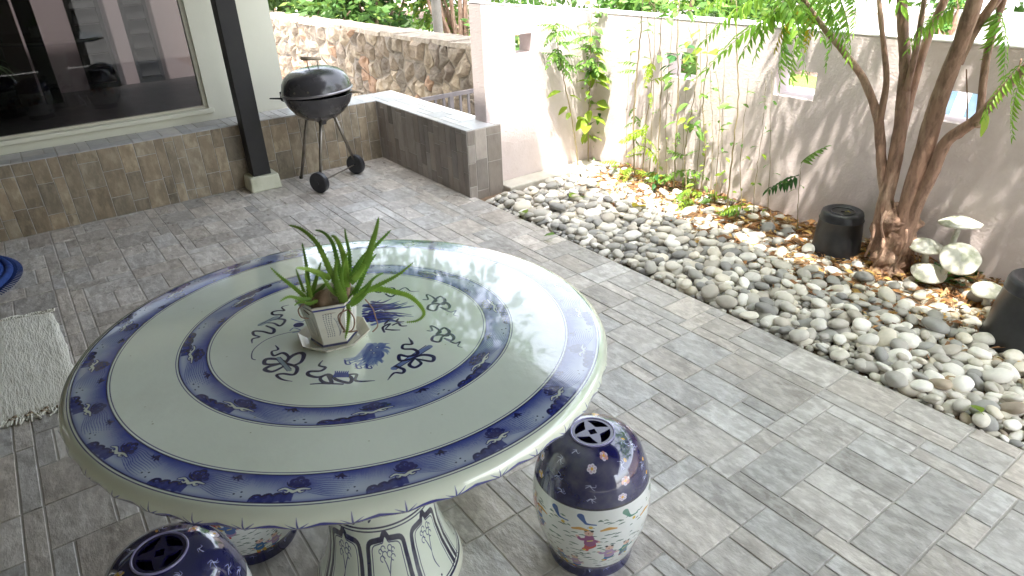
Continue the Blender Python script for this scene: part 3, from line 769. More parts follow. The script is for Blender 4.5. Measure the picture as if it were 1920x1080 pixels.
flat_leaf(1185, 388, .14, M_lf_yel, 'largest ochre fallen leaf, on the pebbles below the climbing stems', .2)
flat_leaf(1045, 440, .07, M_lf_clb, 'small green leaf at the paving edge on grey pebbles', 2.)
flat_leaf(1845, 778, .07, M_lf_lime, 'lime green leaf on the pebbles at lower right', .8)
flat_leaf(990, 400, .10, M_lf_lime, 'bright green leaf on pebbles near the tiled end wall', 1.4)
flat_leaf(1065, 370, .16, M_lf_lime, 'broad pale green leaf lying under the leftmost climbing stem', .1)

# ============================================================ TREE
tree = empty('garden_tree', (3.34,1.37,0), 'multi-stemmed reddish brown tree with feathery leaves growing from the pebble bed', 'tree')
def wobble_tube(P, Rr, n=14, amp=.12, seed=0, k=6):
    P = smooth_path(P, k); Rr = np.interp(np.linspace(0,1,len(P)), np.linspace(0,1,len(Rr)), Rr)
    m_ = MB(); m_.tube(P, Rr, n); c = np.repeat(np.array(P), n, 0); out = []
    for v, cc in zip(m_.V, c):
        v = Vector(v); cc = Vector(cc); out.append(cc+(v-cc)*(1+amp*noise.noise(v*14+Vector((seed,0,0)))+amp*.8*noise.noise(v*40)))
    m_.V = [tuple(v) for v in out]; return m_
def limb(pix, X, Rr, seed, amp=.10, k=6):
    P = [gx(x, y, X[i] if hasattr(X, '__len__') else X) for i, (x, y) in enumerate(pix)]; Rr = [q*.87 for q in Rr]
    return wobble_tube(P, Rr, 12, amp, seed, k).build('branch', M_bark, tree, smooth=True), P
wobble_tube([(3.34,1.385,-.06),(3.335,1.385,.05),(3.335,1.39,.16),(3.34,1.405,.27),(3.34,1.41,.36)], [.118,.092,.084,.10,.06], 24, .42, 3).build('trunk', M_bark, tree, smooth=True)
limb([(1662,440),(1668,400),(1655,330),(1650,260),(1645,218),(1620,150),(1580,95),(1535,40),(1490,-25),(1450,-80)], [3.30,3.30,3.28,3.26,3.25,3.22,3.18,3.14,3.1,3.05], [.035,.034,.028,.026,.024,.020,.017,.015,.013,.009], 1)
limb([(1650,225),(1662,150),(1655,70),(1648,0),(1640,-80)], 3.25, [.020,.015,.013,.012,.009], 2)
limb([(1648,470),(1655,400),(1678,300),(1690,220),(1697,120),(1692,40),(1690,-60),(1680,-160)], [3.3,3.3,3.28,3.27,3.26,3.25,3.22,3.2], [.05,.042,.036,.033,.028,.026,.023,.015], 3)
limb([(1660,380),(1690,250),(1712,160),(1740,70),(1775,-10),(1800,-90)], [3.32,3.34,3.36,3.38,3.38,3.38], [.03,.026,.024,.022,.020,.014], 4)
limb([(1700,170),(1718,90),(1733,0),(1745,-80)], 3.24, [.018,.014,.012,.009], 5)
limb([(1690,470),(1705,380),(1740,260),(1760,190),(1790,110),(1828,0),(1850,-90)], [3.32,3.3,3.28,3.26,3.24,3.2,3.16], [.055,.05,.045,.044,.037,.035,.02], 6)
limb([(1795,120),(1825,60),(1872,-5),(1920,-70)], [3.26,3.28,3.3,3.3], [.026,.023,.021,.013], 7)
limb([(1834,238),(1838,205),(1848,120),(1862,60),(1888,-20),(1905,-90)], [3.23,3.26,3.30,3.33,3.33,3.3], [.018,.018,.018,.017,.016,.01], 8)
limb([(1688,480),(1712,400),(1750,320),(1775,265),(1830,225),(1885,165),(1925,125),(1980,70)], [3.34,3.3,3.28,3.26,3.24,3.2,3.16,3.1], [.04,.036,.032,.030,.026,.022,.018,.01], 9)
limb([(1898,155),(1908,135),(1915,110)], 3.18, [.006,.005,.003], 10)
limb([(1735,255),(1760,250)], 3.27, [.005,.003], 12); limb([(1790,262),(1812,240),(1812,130)], 3.28, [.005,.004,.003], 13)
for i, (x, y) in enumerate(((1640,420),(1655,440),(1700,430),(1662,395))):   # torn bark and aerial roots
    P = [gx(x, y, 3.25), gx(x+rnd.uniform(-12,12), y+25, 3.22), gx(x+rnd.uniform(-20,20), y+60, 3.25)]
    m_ = MB(); m_.tube(smooth_path(P, 3), .006, 5); m_.build('root', M_bark, tree)
for i in range(4):
    m_ = MB(); a = gx(1700+i*7, 455+i*4, 3.30); b_ = gz(1690+i*11, 515, .02); m_.tube([a, b_], .004, 5); m_.build('root', M_bark, tree)
PM = [pinnate_mesh('compound_leaf', M_lf_tree, 11+i, .40+.04*i, .10, .027, 50+i, .25+.1*i) for i in range(4)]
PY = pinnate_mesh('compound_leaf', M_lf_yel, 10, .34, .09, .026, 60, .3)
# leaves that hang into view: (pixel of leaf base, depth, pixel the leaf points to)
for i, (bx, by, X, tx_, ty_, kind, s) in enumerate([
    (1490,-20,3.1,1395,60,0,.85),(1500,-25,3.1,1440,25,1,.8),(1510,-10,3.1,1420,105,2,.8),(1480,-10,3.05,1540,35,0,.7),(1495,10,3.1,1400,30,3,.85),
    (1520,-20,3.12,1585,25,2,.7),(1500,5,3.1,1460,50,4,.6),(1525,5,3.1,1490,60,1,.7),(1560,-30,3.1,1600,30,0,.7),(1450,-20,3.0,1370,10,1,.8),
    (1440,-30,3.0,1500,5,3,.8),(1480,0,3.05,1450,80,2,.7),(1400,-30,3.0,1330,-5,0,.7),(1525,20,3.12,1520,60,4,.45),
    (1800,15,3.22,1735,45,1,.5),(1800,5,3.22,1760,25,0,.5),(1862,10,3.3,1895,60,2,.55),(1868,15,3.3,1870,60,0,.5),
    (1925,110,3.15,1880,150,1,.5),(1930,125,3.15,1900,165,3,.45),(1540,-30,3.1,1570,10,3,.6),(1590,-30,3.15,1620,20,1,.5)]):
    a = gx(bx, by, X); b_ = gx(tx_, ty_, X-.06+.03*(i % 3)); me = PY if kind == 4 else PM[kind]
    put('leaf', me, tree, a, b_-a, s, rnd.uniform(-.5,.5))
put('leaf', broad_mesh('broad_leaf', M_lf_lime, .10, .04, 9), tree, gx(1845,200,3.2), (-.1,-.2,-.5), 1)
rr = random.Random(77)
cnt = 0
while cnt < 165:   # the crown above the picture, which shades the wall
    p = Vector((3.15+rr.uniform(-.75,.75), .95+rr.uniform(-1.5,1.25), 1.85+rr.uniform(-.45,.75)))
    if ((p.x-3.15)/.8)**2+((p.y-.9)/1.5)**2+((p.z-1.9)/.75)**2 > 1: continue
    q = proj(p); low = proj((p.x, p.y, p.z-.28))
    if q[2] > 0 and low[1] > -20 and -300 < q[0] < 2300: continue
    a = rr.uniform(0, 6.28); put('leaf', rr.choice(PM), tree, p, (math.cos(a), math.sin(a), rr.uniform(-.5,.3)), rr.uniform(.8,1.1), rr.uniform(-.6,.6)); cnt += 1
tw = MB()
for i in range(26):
    a = Vector((3.2+rr.uniform(-.2,.2), 1.1+rr.uniform(-.5,.4), 1.45)); b_ = Vector((3.15+rr.uniform(-.7,.7), .95+rr.uniform(-1.4,1.2), 1.8+rr.uniform(-.1,.6)))
    if proj(b_)[1] < -60 and proj(a)[1] < -20: tw.tube(smooth_path([a, a.lerp(b_,.5)+Vector((0,0,.1)), b_], 3), [.011,.009,.008,.007,.006,.005,.004], 5)
tw.build('twigs', M_bark, tree, smooth=True)

# ---- slim climbing plants and saplings before the wall
M_stem = material('thin_stem', (.22,.17,.09), .8, n1=(30,.5,(.33,.30,.16)), bump=[(60,.4,.003)])
BR = [broad_mesh('broad_leaf', M_lf_clb, .075, .045, 1), broad_mesh('broad_leaf', M_lf_lime, .12, .075, 2), broad_mesh('broad_leaf', M_lf_clb, .05, .028, 3), broad_mesh('broad_leaf', M_lf_lime, .055, .03, 4), broad_mesh('broad_leaf', M_lf_dark, .06, .034, 5)]
SP = [pinnate_mesh('compound_leaf', M_lf_clb, 6, .15, .045, .02, 70, .3), pinnate_mesh('compound_leaf', M_lf_lime, 7, .17, .05, .018, 71, .4)]
def climber(label, pix, D, axis, r_, leaves, seed, name='climbing_plant', grp='slim climbing plants before the pink wall', cat='plant'):
    """pix: stem pixels from the base up; D: plane; leaves: list of (count, from, to, mesh index, size)"""
    rr = random.Random(seed); f = gx if axis == 'x' else gy
    P = [f(x, y, D+rr.uniform(-.02,.02)) for x, y in pix]; t = empty(name, P[0], label, cat, grp)
    S = smooth_path(P, 8); S = [s+np.array([rr.uniform(-.004,.004), rr.uniform(-.004,.004), 0]) for s in S]
    m_ = MB(); m_.tube(S, np.linspace(r_, r_*.4, len(S)), 6); m_.build('stem', M_stem, t, smooth=True)
    for (cnt, a, b_, kinds, s) in leaves:
        for i in range(int(cnt*1.7)):
            fr_ = a+(b_-a)*rr.random(); p = Vector(S[int(fr_*(len(S)-1))]); an = rr.uniform(0, 6.28)
            d = Vector((math.cos(an)*.9-.35 if axis == 'x' else math.cos(an), math.sin(an) if axis == 'x' else math.sin(an)*.9-.35, rr.uniform(-.7,.35)))
            k = rr.choice(kinds); me = SP[k-10] if k >= 10 else BR[k]
            if k < 10: p = p+d*rr.uniform(0,.05)
            put('leaf', me, t, p, d, s*rr.uniform(.7,1.25), rr.uniform(-.7,.7))
    return t
climber('leftmost slim plant with small dark leaflets and a grey stem', [(1088,335),(1075,240),(1060,160),(1046,90),(1042,40)], 3.77, 'y', .006, [(15,.62,1,[10],.8),(3,.3,.55,[1],.7)], 1)
climber('leafy plant in the wall corner with large yellow green lower leaves', [(1104,332),(1103,230),(1108,130),(1106,60),(1112,10)], 3.77, 'y', .006, [(22,.5,1,[10,0,2],.9),(16,.3,.75,[0,3],1.),(9,.2,.5,[1],1.)], 2)
climber('plant with a tangle of dark leaves right of the wall corner', [(1135,318),(1122,220),(1120,120),(1130,40)], 3.79, 'y', .005, [(14,.35,.95,[0,4],.9),(8,.0,.3,[2,3],1)], 3)
climber('pair-stemmed tall plant rising past the coping, dark stem', [(1190,330),(1188,230),(1196,120),(1203,40),(1206,-30)], 3.38, 'x', .0065, [(6,.1,.6,[10,3],.8),(5,.5,1,[2],1)], 4)
climber('thin leaning stem with fine light leaves', [(1205,335),(1212,230),(1222,140),(1215,50),(1220,-20)], 3.40, 'x', .004, [(9,.1,.6,[3,11],.8),(6,.7,1,[0,2],.9)], 5)
climber('bushy-footed plant with bamboo-like hanging leaves', [(1232,350),(1236,250),(1240,150),(1238,70),(1244,-20)], 3.38, 'x', .0045, [(5,.0,.2,[11,4],.8),(5,.65,1,[0],.9)], 6)
climber('thick straight stem with dark green leaves at mid height', [(1262,362),(1268,260),(1272,160),(1270,70),(1276,-20)], 3.40, 'x', .006, [(11,.55,.72,[0,4],1.1),(4,.0,.3,[10,3],.8),(5,.8,1,[0],.9)], 7)
climber('curving stem with bright green leaves before the middle opening', [(1288,372),(1284,280),(1300,190),(1306,110),(1290,50)], 3.38, 'x', .004, [(10,.4,1,[0,3],1.),(6,0,.3,[10],.8)], 8)
climber('slender stem with one large lime leaf near the coping', [(1310,385),(1322,290),(1318,200),(1326,100),(1322,20)], 3.40, 'x', .0045, [(2,.75,.9,[1],1.),(10,.1,.6,[2,3],.9)], 9)
climber('tall dark stem under the hanging tree leaves', [(1362,412),(1372,300),(1384,190),(1382,90),(1380,-20)], 3.38, 'x', .006, [(6,.3,.8,[2,0],.9),(4,.0,.3,[3],.8)], 10)
climber('slight stem with few round leaves between the dark stem and the right saplings', [(1338,402),(1345,300),(1350,210),(1342,130)], 3.42, 'x', .003, [(8,.1,1,[2,3],.8)], 11)
climber('rightmost slim stem of the climbing plants', [(1412,425),(1418,330),(1430,240),(1436,150)], 3.44, 'x', .003, [(6,.1,1,[3,2],.7)], 12)
climber('small sapling with feathery fronds beside the black bucket', [(1494,430),(1497,380),(1500,330),(1503,305)], 3.36, 'x', .003, [(2,.5,.6,[2],.8)], 13, 'sapling', 'seedlings in the pebble bed', 'sapling')
sap = bpy.data.objects['sapling']
put('leaf', pinnate_mesh('compound_leaf', M_lf_dark, 8, .20, .07, .024, 81, .15), sap, gx(1498,328,3.36), gx(1430,350,3.36)-gx(1498,328,3.36), 1, .5)
put('leaf', pinnate_mesh('compound_leaf', M_lf_clb, 7, .14, .055, .02, 82, .3), sap, gx(1502,306,3.36), gx(1520,284,3.36)-gx(1502,306,3.36), 1, .4)
for i, (xa, xb, D_) in enumerate([(1172,1180,3.42),(1216,1230,3.44),(1252,1258,3.43),(1278,1292,3.41),(1300,1316,3.44),(1328,1336,3.40),(1350,1362,3.43),(1392,1400,3.42),(1436,1446,3.45)]):
    yb = 335+(xa-1172)*.33; yt = rr.uniform(-20, 150)
    climber(('first','second','third','fourth','fifth','sixth','seventh','eighth','ninth')[i]+' bare thin dry stem from the left among the climbing plants', [(xa,yb),((xa+xb)/2+rr.uniform(-8,8),yb*.6+yt*.4),(xb+rr.uniform(-6,6),yt)], D_, 'x', rr.uniform(.002,.0035), [(5,.2,1,[3,2],.55)], 40+i)
# low seedlings at the foot of the wall
WH = ['before the pair-stemmed plant', 'below the thin leaning stem', 'at the foot of the bamboo-like plant', 'under the curving stem before the middle opening', 'beside the round-leaved stem',
      'leftmost, nearest the wall corner', 'nearest the largest ochre leaf', 'close to the wall behind the leaning stem', 'against the wall under the thick straight stem', 'rightmost, near the slim right stem']
for i, (x, y) in enumerate([(1180,345),(1215,355),(1250,360),(1290,385),(1335,392),(1160,335),(1300,375),(1225,340),(1270,350),(1385,418)]):
    P = gz(x, y, .01); t = empty('ground_seedling', P, 'low green seedling in the dry leaves '+WH[i], 'plant', 'low seedlings in the leaf litter at the wall foot')
    m_ = MB(); m_.tube([P, P+np.array([rr.uniform(-.02,.02), rr.uniform(-.02,.02), .12])], .0025, 5); m_.build('stem', M_stem, t)
    for k in range(rr.randint(3,6)):
        a = rr.uniform(0, 6.28); me = rr.choice([SP[0], SP[1], BR[0], BR[3]]); put('leaf', me, t, P+np.array([0,0,rr.uniform(.03,.13)]), (math.cos(a)-.2, math.sin(a), rr.uniform(-.2,.6)), rr.uniform(.7,1), rr.uniform(-.5,.5))
P = gz(1735, 522, .0); t = empty('dark_leaved_plant', P, 'low glossy dark green plant under the stone mushrooms', 'plant')
for k in range(26):
    q = gz(1790+rr.uniform(-40,40), 528+rr.uniform(-14,6), .03); a = rr.uniform(0,6.28)
    put('leaf', BR[4] if rr.random() < .7 else BR[0], t, q, (math.cos(a)*.7-.4, math.sin(a)*.7-.3, rr.uniform(.1,.9)), rr.uniform(.9,1.4), rr.uniform(-.5,.5))

# ---- stone mushrooms
M_mush = material('mossy_mushroom_stone', (.62,.61,.53), .8, n1=(16,.75,(.30,.33,.19),.46,.6), n2=(50,.4,(.80,.79,.74)), bump=[(30,.6,.006)])
def mushroom(label, cx_, cy_, base, X, r_, tilt, sr=.016):
    c = Vector(gx(cx_, cy_, X)); b_ = Vector(gx(base[0], base[1], X)); t = empty('stone_mushroom', b_, label, 'garden ornament', 'stone mushroom ornaments by the tree')
    m_ = MB(); m_.tube(smooth_path([b_-Vector((0,0,.03)), b_.lerp(c,.5), c], 4), [sr*1.15,sr,sr*.9,sr*.9,sr*.9,sr*.85,sr*.85,sr*.8,sr*.8], 12); m_.build('stalk', M_mush, t, smooth=True)
    cap = MB(); cap.lathe([(0,-.012),(r_*.5,-.014),(r_*.93,-.006),(r_,.0),(r_*.97,.006),(r_*.7,.020),(r_*.35,.034),(r_*.1,.040),(0,.041)], n=32)
    R3 = Matrix.Rotation(tilt[0],3,'X') @ Matrix.Rotation(tilt[1],3,'Y')
    cap.V = [tuple(c+R3@(Vector(v)*(1+.05*noise.noise(Vector(v)*20)))) for v in cap.V]; cap.build('cap', M_mush, t, smooth=True)
mushroom('tallest stone mushroom with a greenish flat cap against the wall', 1800, 420, (1764,512), 3.43, .092, (-.12,.10))
mushroom('white capped stone mushroom right beside the tree trunk', 1735, 462, (1735,502), 3.36, .080, (.05,-.05), .017)
mushroom('stone mushroom whose round cap tips forward', 1800, 485, (1752,522), 3.32, .085, (.35,-.62), .017)
mushroom('lowest stone mushroom, its mossy cap near the pebbles', 1741, 512, (1745,530), 3.30, .078, (.15,-.2))
mushroom('small pale stone mushroom cap at the kerb near the right bucket', 1852, 545, (1852,560), 3.28, .065, (0,-.2))

# ---- upturned black buckets
M_plast = material('black_plastic', (.020,.021,.025), .38, n1=(14,.5,(.05,.05,.055)), bump=[(50,.15,.002)])
def bucket(label, c, r0_, r1_, h):
    t = empty('upturned_bucket', c, label, 'bucket', 'upturned black buckets')
    m_ = MB(); z = c[2]; m_.lathe([(r0_+.006,0),(r0_+.006,.012),(r0_,.016),(r0_*.5+r1_*.5,h*.55),(r1_+.002,h*.80),(r1_+.006,h*.82),(r1_+.001,h*.845),(r1_,h-.02),(r1_-.005,h-.006),(r1_-.016,h),(r1_-.028,h-.004),(r1_-.034,h-.010),(.012,h-.010),(.010,h-.018),(0,h-.018)], c, 56)
    m_.build('shell', M_plast, t, smooth=True, angle=50)
    m_ = MB(); m_.tube([(c[0]+r1_*.55*math.cos(a), c[1]+r1_*.55*math.sin(a), c[2]+h-.008) for a in np.linspace(0,6.28,25)], .0035, 6); m_.build('base_ring', M_plast, t, smooth=True)
bucket('black plastic upturned bucket between the sapling and the tree trunk', (3.355,1.685,-.005), .124, .106, .262)
bucket('black plastic upturned bucket at the right picture edge on the pebbles', (3.14,.700,-.005), .158, .128, .300)
m_ = MB(); P = gx(1590,398,3.3); b_ = broad_mesh('fallen_leaf', M_lf_yel, .05, .014, 8); o = bpy.data.objects.new('fallen_leaf', b_); COL.objects.link(o); o.location = (3.33,1.63,.262); o.rotation_euler = (0,.1,.9); tag(o, 'narrow yellow leaf lying on the left black bucket', 'leaf')

# ============================================================ PORCELAIN TABLE
TZ = .80; SC = (EYE-TZ)/.85; CX, CY = .508*SC, 1.416*SC
PROF = [(r_*SC, TZ+(z-.75)*SC) for r_, z in [(0,.75),(.2,.75),(.4,.75),(.54,.75),(.600,.7498),(.612,.7486),(.6205,.7455),(.627,.740),(.631,.733),(.6325,.725),(.632,.717),(.628,.7105),(.620,.7075),(.56,.703),(.4,.701),(.17,.700)]]
ARC = [0]
for i in range(1, len(PROF)): ARC.append(ARC[-1]+math.hypot(PROF[i][0]-PROF[i-1][0], PROF[i][1]-PROF[i-1][1]))
ARC = [a/SC for a in ARC]
def tz(x, y):      # the table stands a touch out of level
    v = ray(x, y); n_ = np.array([.043,.015,1.]); return OC+v*(np.dot(np.array([CX,CY,TZ])-OC, n_)/np.dot(v, n_))
AM = .72; TN = 1700
CEL = (238,247,235); NAVY = (24,27,84); COB = (48,66,150); MID = (104,124,178)
# one motif of the wave border, drawn on a strip: x runs round the table, y from the inner line to the outer one
SW, SH = 760, 300
strip = Img(SW, SH, (220,231,234))
yy, xx = np.mgrid[0:SH, 0:SW].astype(np.float32)
def shade(mask, col):
    strip.a += (np.array(col)/255.-strip.a)*np.clip(mask, 0, 1)[..., None].astype(np.float32)
shade(np.exp(-yy/(84+40*np.sin(xx/SW*6.283+1.2)))*1.0, (34,48,142))
shade(np.exp(-(SH-yy)/26.)*.75, (44,58,150))
shade(np.exp(-((xx-330)/150)**2-((yy-120)/95)**2)*.85, (44,58,148))
shade(np.exp(-((xx-520)/120)**2-((yy-190)/110)**2)*.45, (90,110,176))
rp = random.Random(4)
for i in range(11):     # hair lines fanning from the inner dark cloud along the band
    u = i/10; strip.stroke([(380+u*10,50+u*150),(450,40+u*185),(520+18*math.sin(u*8),55+u*205),(610,62+u*212),(720-u*80,95+u*180)], [1.6,3.0,2.4,.8], (40,54,144), .85, 5)
for i in range(34):
    x = 8+i*7+rp.uniform(-3,3); strip.stroke([(x,0),(x-12,60),(x-16,60+rp.uniform(20,90))], [2,1.5,.5], (62,80,160), .7, 5)
for i in range(26):
    x = 560+i*8; strip.stroke([(x,0),(x-6,40),(x-8,40+rp.uniform(10,70))], [2,1.5,.5], (50,68,150), .8, 4)
# scalloped dark cloud along the outer edge
sc = [(20,262),(38,232),(70,222),(95,240),(108,222),(140,208),(165,226),(182,205),(215,196),(238,214),(262,196),(292,200)]
poly = sc+[(330,225),(360,292),(15,296)]
for k in range(8):
    strip.stroke([(x, y+10+k*10) for x, y in sc if y+10+k*10 < 300], 7, (32,44,126), .8, 3)
strip.stroke(sc, [6,11,8,11,8,11,7,9,5], (22,26,88), 1, 6); strip.stroke([(x, y+16) for x, y in sc], [3,5,3,5,3], (34,42,110), .9, 5)
strip.dot(52,252,20,(30,36,104)); strip.dot(60,246,9,(80,98,170)); strip.dot(118,246,14,(34,40,108))
# inner dark mass with curls
for (x, y, r) in ((270,70,30),(310,50,34),(352,78,30),(300,104,30),(338,118,26),(258,108,20),(380,110,20)): strip.dot(x, y, r, (28,34,104), .93)
for (x, y, r) in ((280,74,13),(318,62,14),(346,92,11)): strip.dot(x, y, r, (70,88,165), .9); strip.dot(x+3, y+2, r*.5, (20,24,84))
strip.stroke([(225,80),(245,120),(300,142),(360,140),(400,120)], [3,7,5,2], (20,24,84), 1)
# pale squiggle
for col, add in (((30,36,104),7),((214,222,210),0)):
    strip.stroke([(190,168),(225,150),(262,168),(290,186),(322,166),(352,158),(398,164)], [6+add,10+add,9+add,15+add,12+add,9+add,6+add], col, 1)
    strip.stroke([(262,168),(250,190),(228,182)], [9+add,7+add,4+add], col, 1); strip.stroke([(322,166),(338,192),(362,184)], [10+add,9+add,4+add], col, 1)
# dark sprig
for a in ((600,30,560,62),(600,30,585,84),(600,30,622,88),(600,30,650,66),(600,30,560,40)):
    strip.stroke([(a[0]+10,a[1]),((a[0]+a[2])/2,a[1]+26),(a[2],a[3])], [12,10,3], (22,26,90), .97)
for x, y in ((655,225),(700,200),(716,248)): strip.dot(x, y, 7, (20,22,66))
def make_table_img():
    im = Img(TN, TN, CEL); A = im.a
    yy, xx = np.mgrid[0:TN, 0:TN].astype(np.float32)
    X = (xx+.5)/TN*2*AM-AM; Y = (yy+.5)/TN*2*AM-AM
    r = np.sqrt(X*X+Y*Y); th = np.arctan2(Y, X)
    # glaze variation
    nz = np.zeros_like(r)
    rg = np.random.default_rng(3)
    for k, a in ((6,.5),(14,.3),(40,.2)):
        G = rg.standard_normal((k+1, k+1)).astype(np.float32); u = xx/TN*k; v = yy/TN*k; i0 = u.astype(int).clip(0,k-1); j0 = v.astype(int).clip(0,k-1); fu = u-i0; fv = v-j0
        fu = fu*fu*(3-2*fu); fv = fv*fv*(3-2*fv)
        nz += a*((G[j0,i0]*(1-fu)+G[j0,i0+1]*fu)*(1-fv)+(G[j0+1,i0]*(1-fu)+G[j0+1,i0+1]*fu)*fv)
    A *= (1+.012*nz)[..., None]
    A[r > .612] = A[r > .612]*np.array([1.0,1.0,.975])
    def band(ra, rb, n, phase):
        m_ = (r > ra) & (r < rb); s = ((th[m_]-phase)/(2*math.pi/n)) % 1; t_ = (r[m_]-ra)/(rb-ra)
        A[m_] = strip.a[(t_*(SH-1)).astype(int).clip(0,SH-1), (s*(SW-1)).astype(int).clip(0,SW-1)]*(1+.02*nz[m_])[:, None]
    band(.5375,.6050,19,R_(-188)); band(.335,.394,8,R_(145))
    def ring_(r_, w, c=NAVY, al=1.):
        k = np.clip((w/2-np.abs(r-r_))/.0007+.5, 0, 1)*al; im.a += (np.array(c)/255.-im.a)*k[..., None]
    for rr_, w in ((.6055,.0024),(.6115,.0016),(.5372,.0024),(.5312,.0015),(.3945,.0022),(.4,.0013),(.3345,.0022),(.3285,.0013)): ring_(rr_, w)
    # painted bamboo round the rim
    k = 44; ph = (th/(2*math.pi/k)) % 1
    rm = ARC[10]+.004-.0045*np.abs(np.sin(math.pi*ph))
    w = .0034+.0024*(1-np.abs(2*ph-1))**2
    msk = np.clip((w-np.abs(r-rm))/.0008+.5, 0, 1); im.a += (np.array((56,60,150))/255.-im.a)*msk[..., None]
    below = (r > rm+.004) & (r < rm+.03); im.a[below] = np.array((226,228,226))/255.
    for i in range(k):
        a0 = (i+.02)*2*math.pi/k; r1 = ARC[10]+.003
        for da, dr, w_ in ((0,.021,1.6),(-.030,.013,1.4),(.030,.014,1.4),(-.055,.006,1.1)):
            jd = rp.uniform(.8,1.15); P = [((r1-q*dr*jd)*math.cos(a0+q*da), (r1-q*dr*jd)*math.sin(a0+q*da)) for q in (0,.5,1)]
            im.stroke([((x+AM)/(2*AM)*TN, (y+AM)/(2*AM)*TN) for x, y in P], [w_*1.3,w_,.4], (60,66,140), .9, 3)
    # medallion: ribbon knots, lion and beast brushed from the photograph's layout
    def Z(x, y):
        p = tz(460+x/3.84, 520+y/3.84); return (((p[0]-CX)/SC+AM)/(2*AM)*TN, ((p[1]-CY)/SC+AM)/(2*AM)*TN)
    def br(P, w, col=(30,34,86), al=1.): im.stroke([Z(x, y) for x, y in P], w, col, al, 6)
    D = (30,34,86)
    # knot lower left
    br([(215,490),(235,520),(190,535),(205,565),(270,545),(310,575),(290,610)], [1,3,3,4,5,4,4])
    br([(290,610),(230,590),(150,590),(140,625),(215,625),(290,612)], [4,5,6,5,4,3]); br([(290,615),(180,640),(140,665),(190,680),(260,650),(295,618)], [3,5,6,5,4,3])
    br([(295,610),(330,570),(390,545),(420,560),(400,610),(340,635),(300,620)], [4,6,6,6,5,4,3]); br([(300,620),(370,650),(350,700),(270,695),(225,705),(260,735),(335,750)], [3,5,5,4,4,3,1])
    br([(235,580),(320,670)], [5,5], (150,170,180)); br([(222,590),(302,676)], 1); br([(250,575),(330,660)], 1)
    # knot left top
    br([(310,200),(262,215),(280,240),(240,240),(195,250),(200,270),(262,272),(230,300),(180,310)], [1,2,3,3,4,4,4,3,3]); br([(180,310),(240,300),(285,310),(250,350),(200,330),(120,330)], [3,4,4,4,3,2])
    br([(150,350),(205,375),(190,405),(120,390),(60,390),(60,415),(100,430),(50,445),(48,475)], [3,4,5,4,4,4,3,3,1]); br([(110,340),(220,290)], 9, (140,160,178), .7); br([(90,350),(200,290)], 1.2)
    # pearl and thread
    x, y = Z(383, 343); im.dot(x, y, 15, (36,42,120)); br([(70,595),(45,580),(60,520),(150,450),(280,405),(430,380)], [1.5,1.2,1,1,1,1])
    br([(320,385),(350,365),(400,385),(340,400)], 1.6, MID); br([(330,300),(400,320),(440,300)], 1.6, MID)
    # bottom knot
    br([(555,600),(530,635),(575,650),(540,675),(460,680),(455,705),(520,720),(590,700)], [1,3,4,4,5,5,4,4]); br([(590,700),(620,760),(560,755),(540,725),(600,700),(660,740),(750,760),(760,720),(690,700),(620,720)], [4,5,5,4,4,5,5,5,4,3])
    br([(750,700),(800,700),(790,740),(830,750),(930,745)], [3,4,4,3,1]); br([(470,770),(560,765),(700,770)], [2,3,3]); 
    for k_ in range(7): br([(640+k_*16,715),(650+k_*14,690),(646+k_*16,676)], [4,3,1], COB)
    # right lower scroll
    br([(1070,655),(1325,500)], [9,9], (118,138,184)); br([(1062,648),(1300,492)], 1.3); br([(1084,664),(1330,512)], 1.3)
    br([(1175,435),(1200,480),(1140,485),(1135,515),(1215,520),(1240,550),(1170,570),(1110,560),(1115,600),(1190,590)], [1,4,4,4,5,5,5,5,5,4]); br([(1190,590),(1270,560),(1350,570),(1345,605),(1270,595),(1215,585)], [4,5,6,5,4,3])
    br([(1215,590),(1180,630),(1220,650),(1265,620),(1230,590)], [3,5,5,4,3]); br([(1080,640),(1140,665),(1130,690),(1070,690),(1025,740)], [4,5,4,3,1])
    # right knots
    for dx, dy, s in ((0,0,1),(30,225,1.)):
        q = lambda *P: [(1285+dx+(a*s), 120+dy+(b*s)) for a, b in P]
        br(q((-5,40),(30,40),(20,5),(60,20),(90,50),(60,65)), [2,3,3,3,4,3]); br(q((60,65),(110,20),(150,40),(140,75),(90,70),(40,80),(30,110),(80,120),(100,85)), [3,4,4,5,5,4,4,4,3])
        br(q((100,85),(150,60),(185,85),(170,110),(120,95),(190,130),(230,120),(215,150),(245,160)), [3,4,5,4,3,3,3,2,1])
    br([(900,85),(960,110),(1000,90),(1060,75),(1090,100),(1150,75),(1190,100),(1250,100)], [2,4,4,3,3,3,2,1]); br([(1010,120),(1050,140),(1090,115)], [3,4,3])
    # mane creature behind the pot
    for i in range(46):
        a = rp.uniform(0,1); y = 180+a*140; x0 = 850+rp.uniform(0,90); L = rp.uniform(130,330)*(1-.5*abs(a-.4))
        br([(x0,y+rp.uniform(-15,25)),(x0+L*.5,y+rp.uniform(-16,8)),(x0+L,y+rp.uniform(-32,8)-(10 if a < .5 else -10))], [6,5,1], rp.choice([(44,50,130),(34,38,110),(70,84,160)]), .8)
    br([(930,250),(970,235),(1000,245)], 2, CEL); x, y = Z(960, 240); im.dot(x, y, 4, CEL)
    for P in ([(1000,395),(990,360),(1040,335),(1010,370)],[(1010,375),(1060,380),(1110,380)],[(1030,310),(1000,340)],[(1060,345),(1100,330),(1120,350),(1160,350)],[(1100,300),(1090,320),(1140,320)]): br(P, [3,4,2], D)
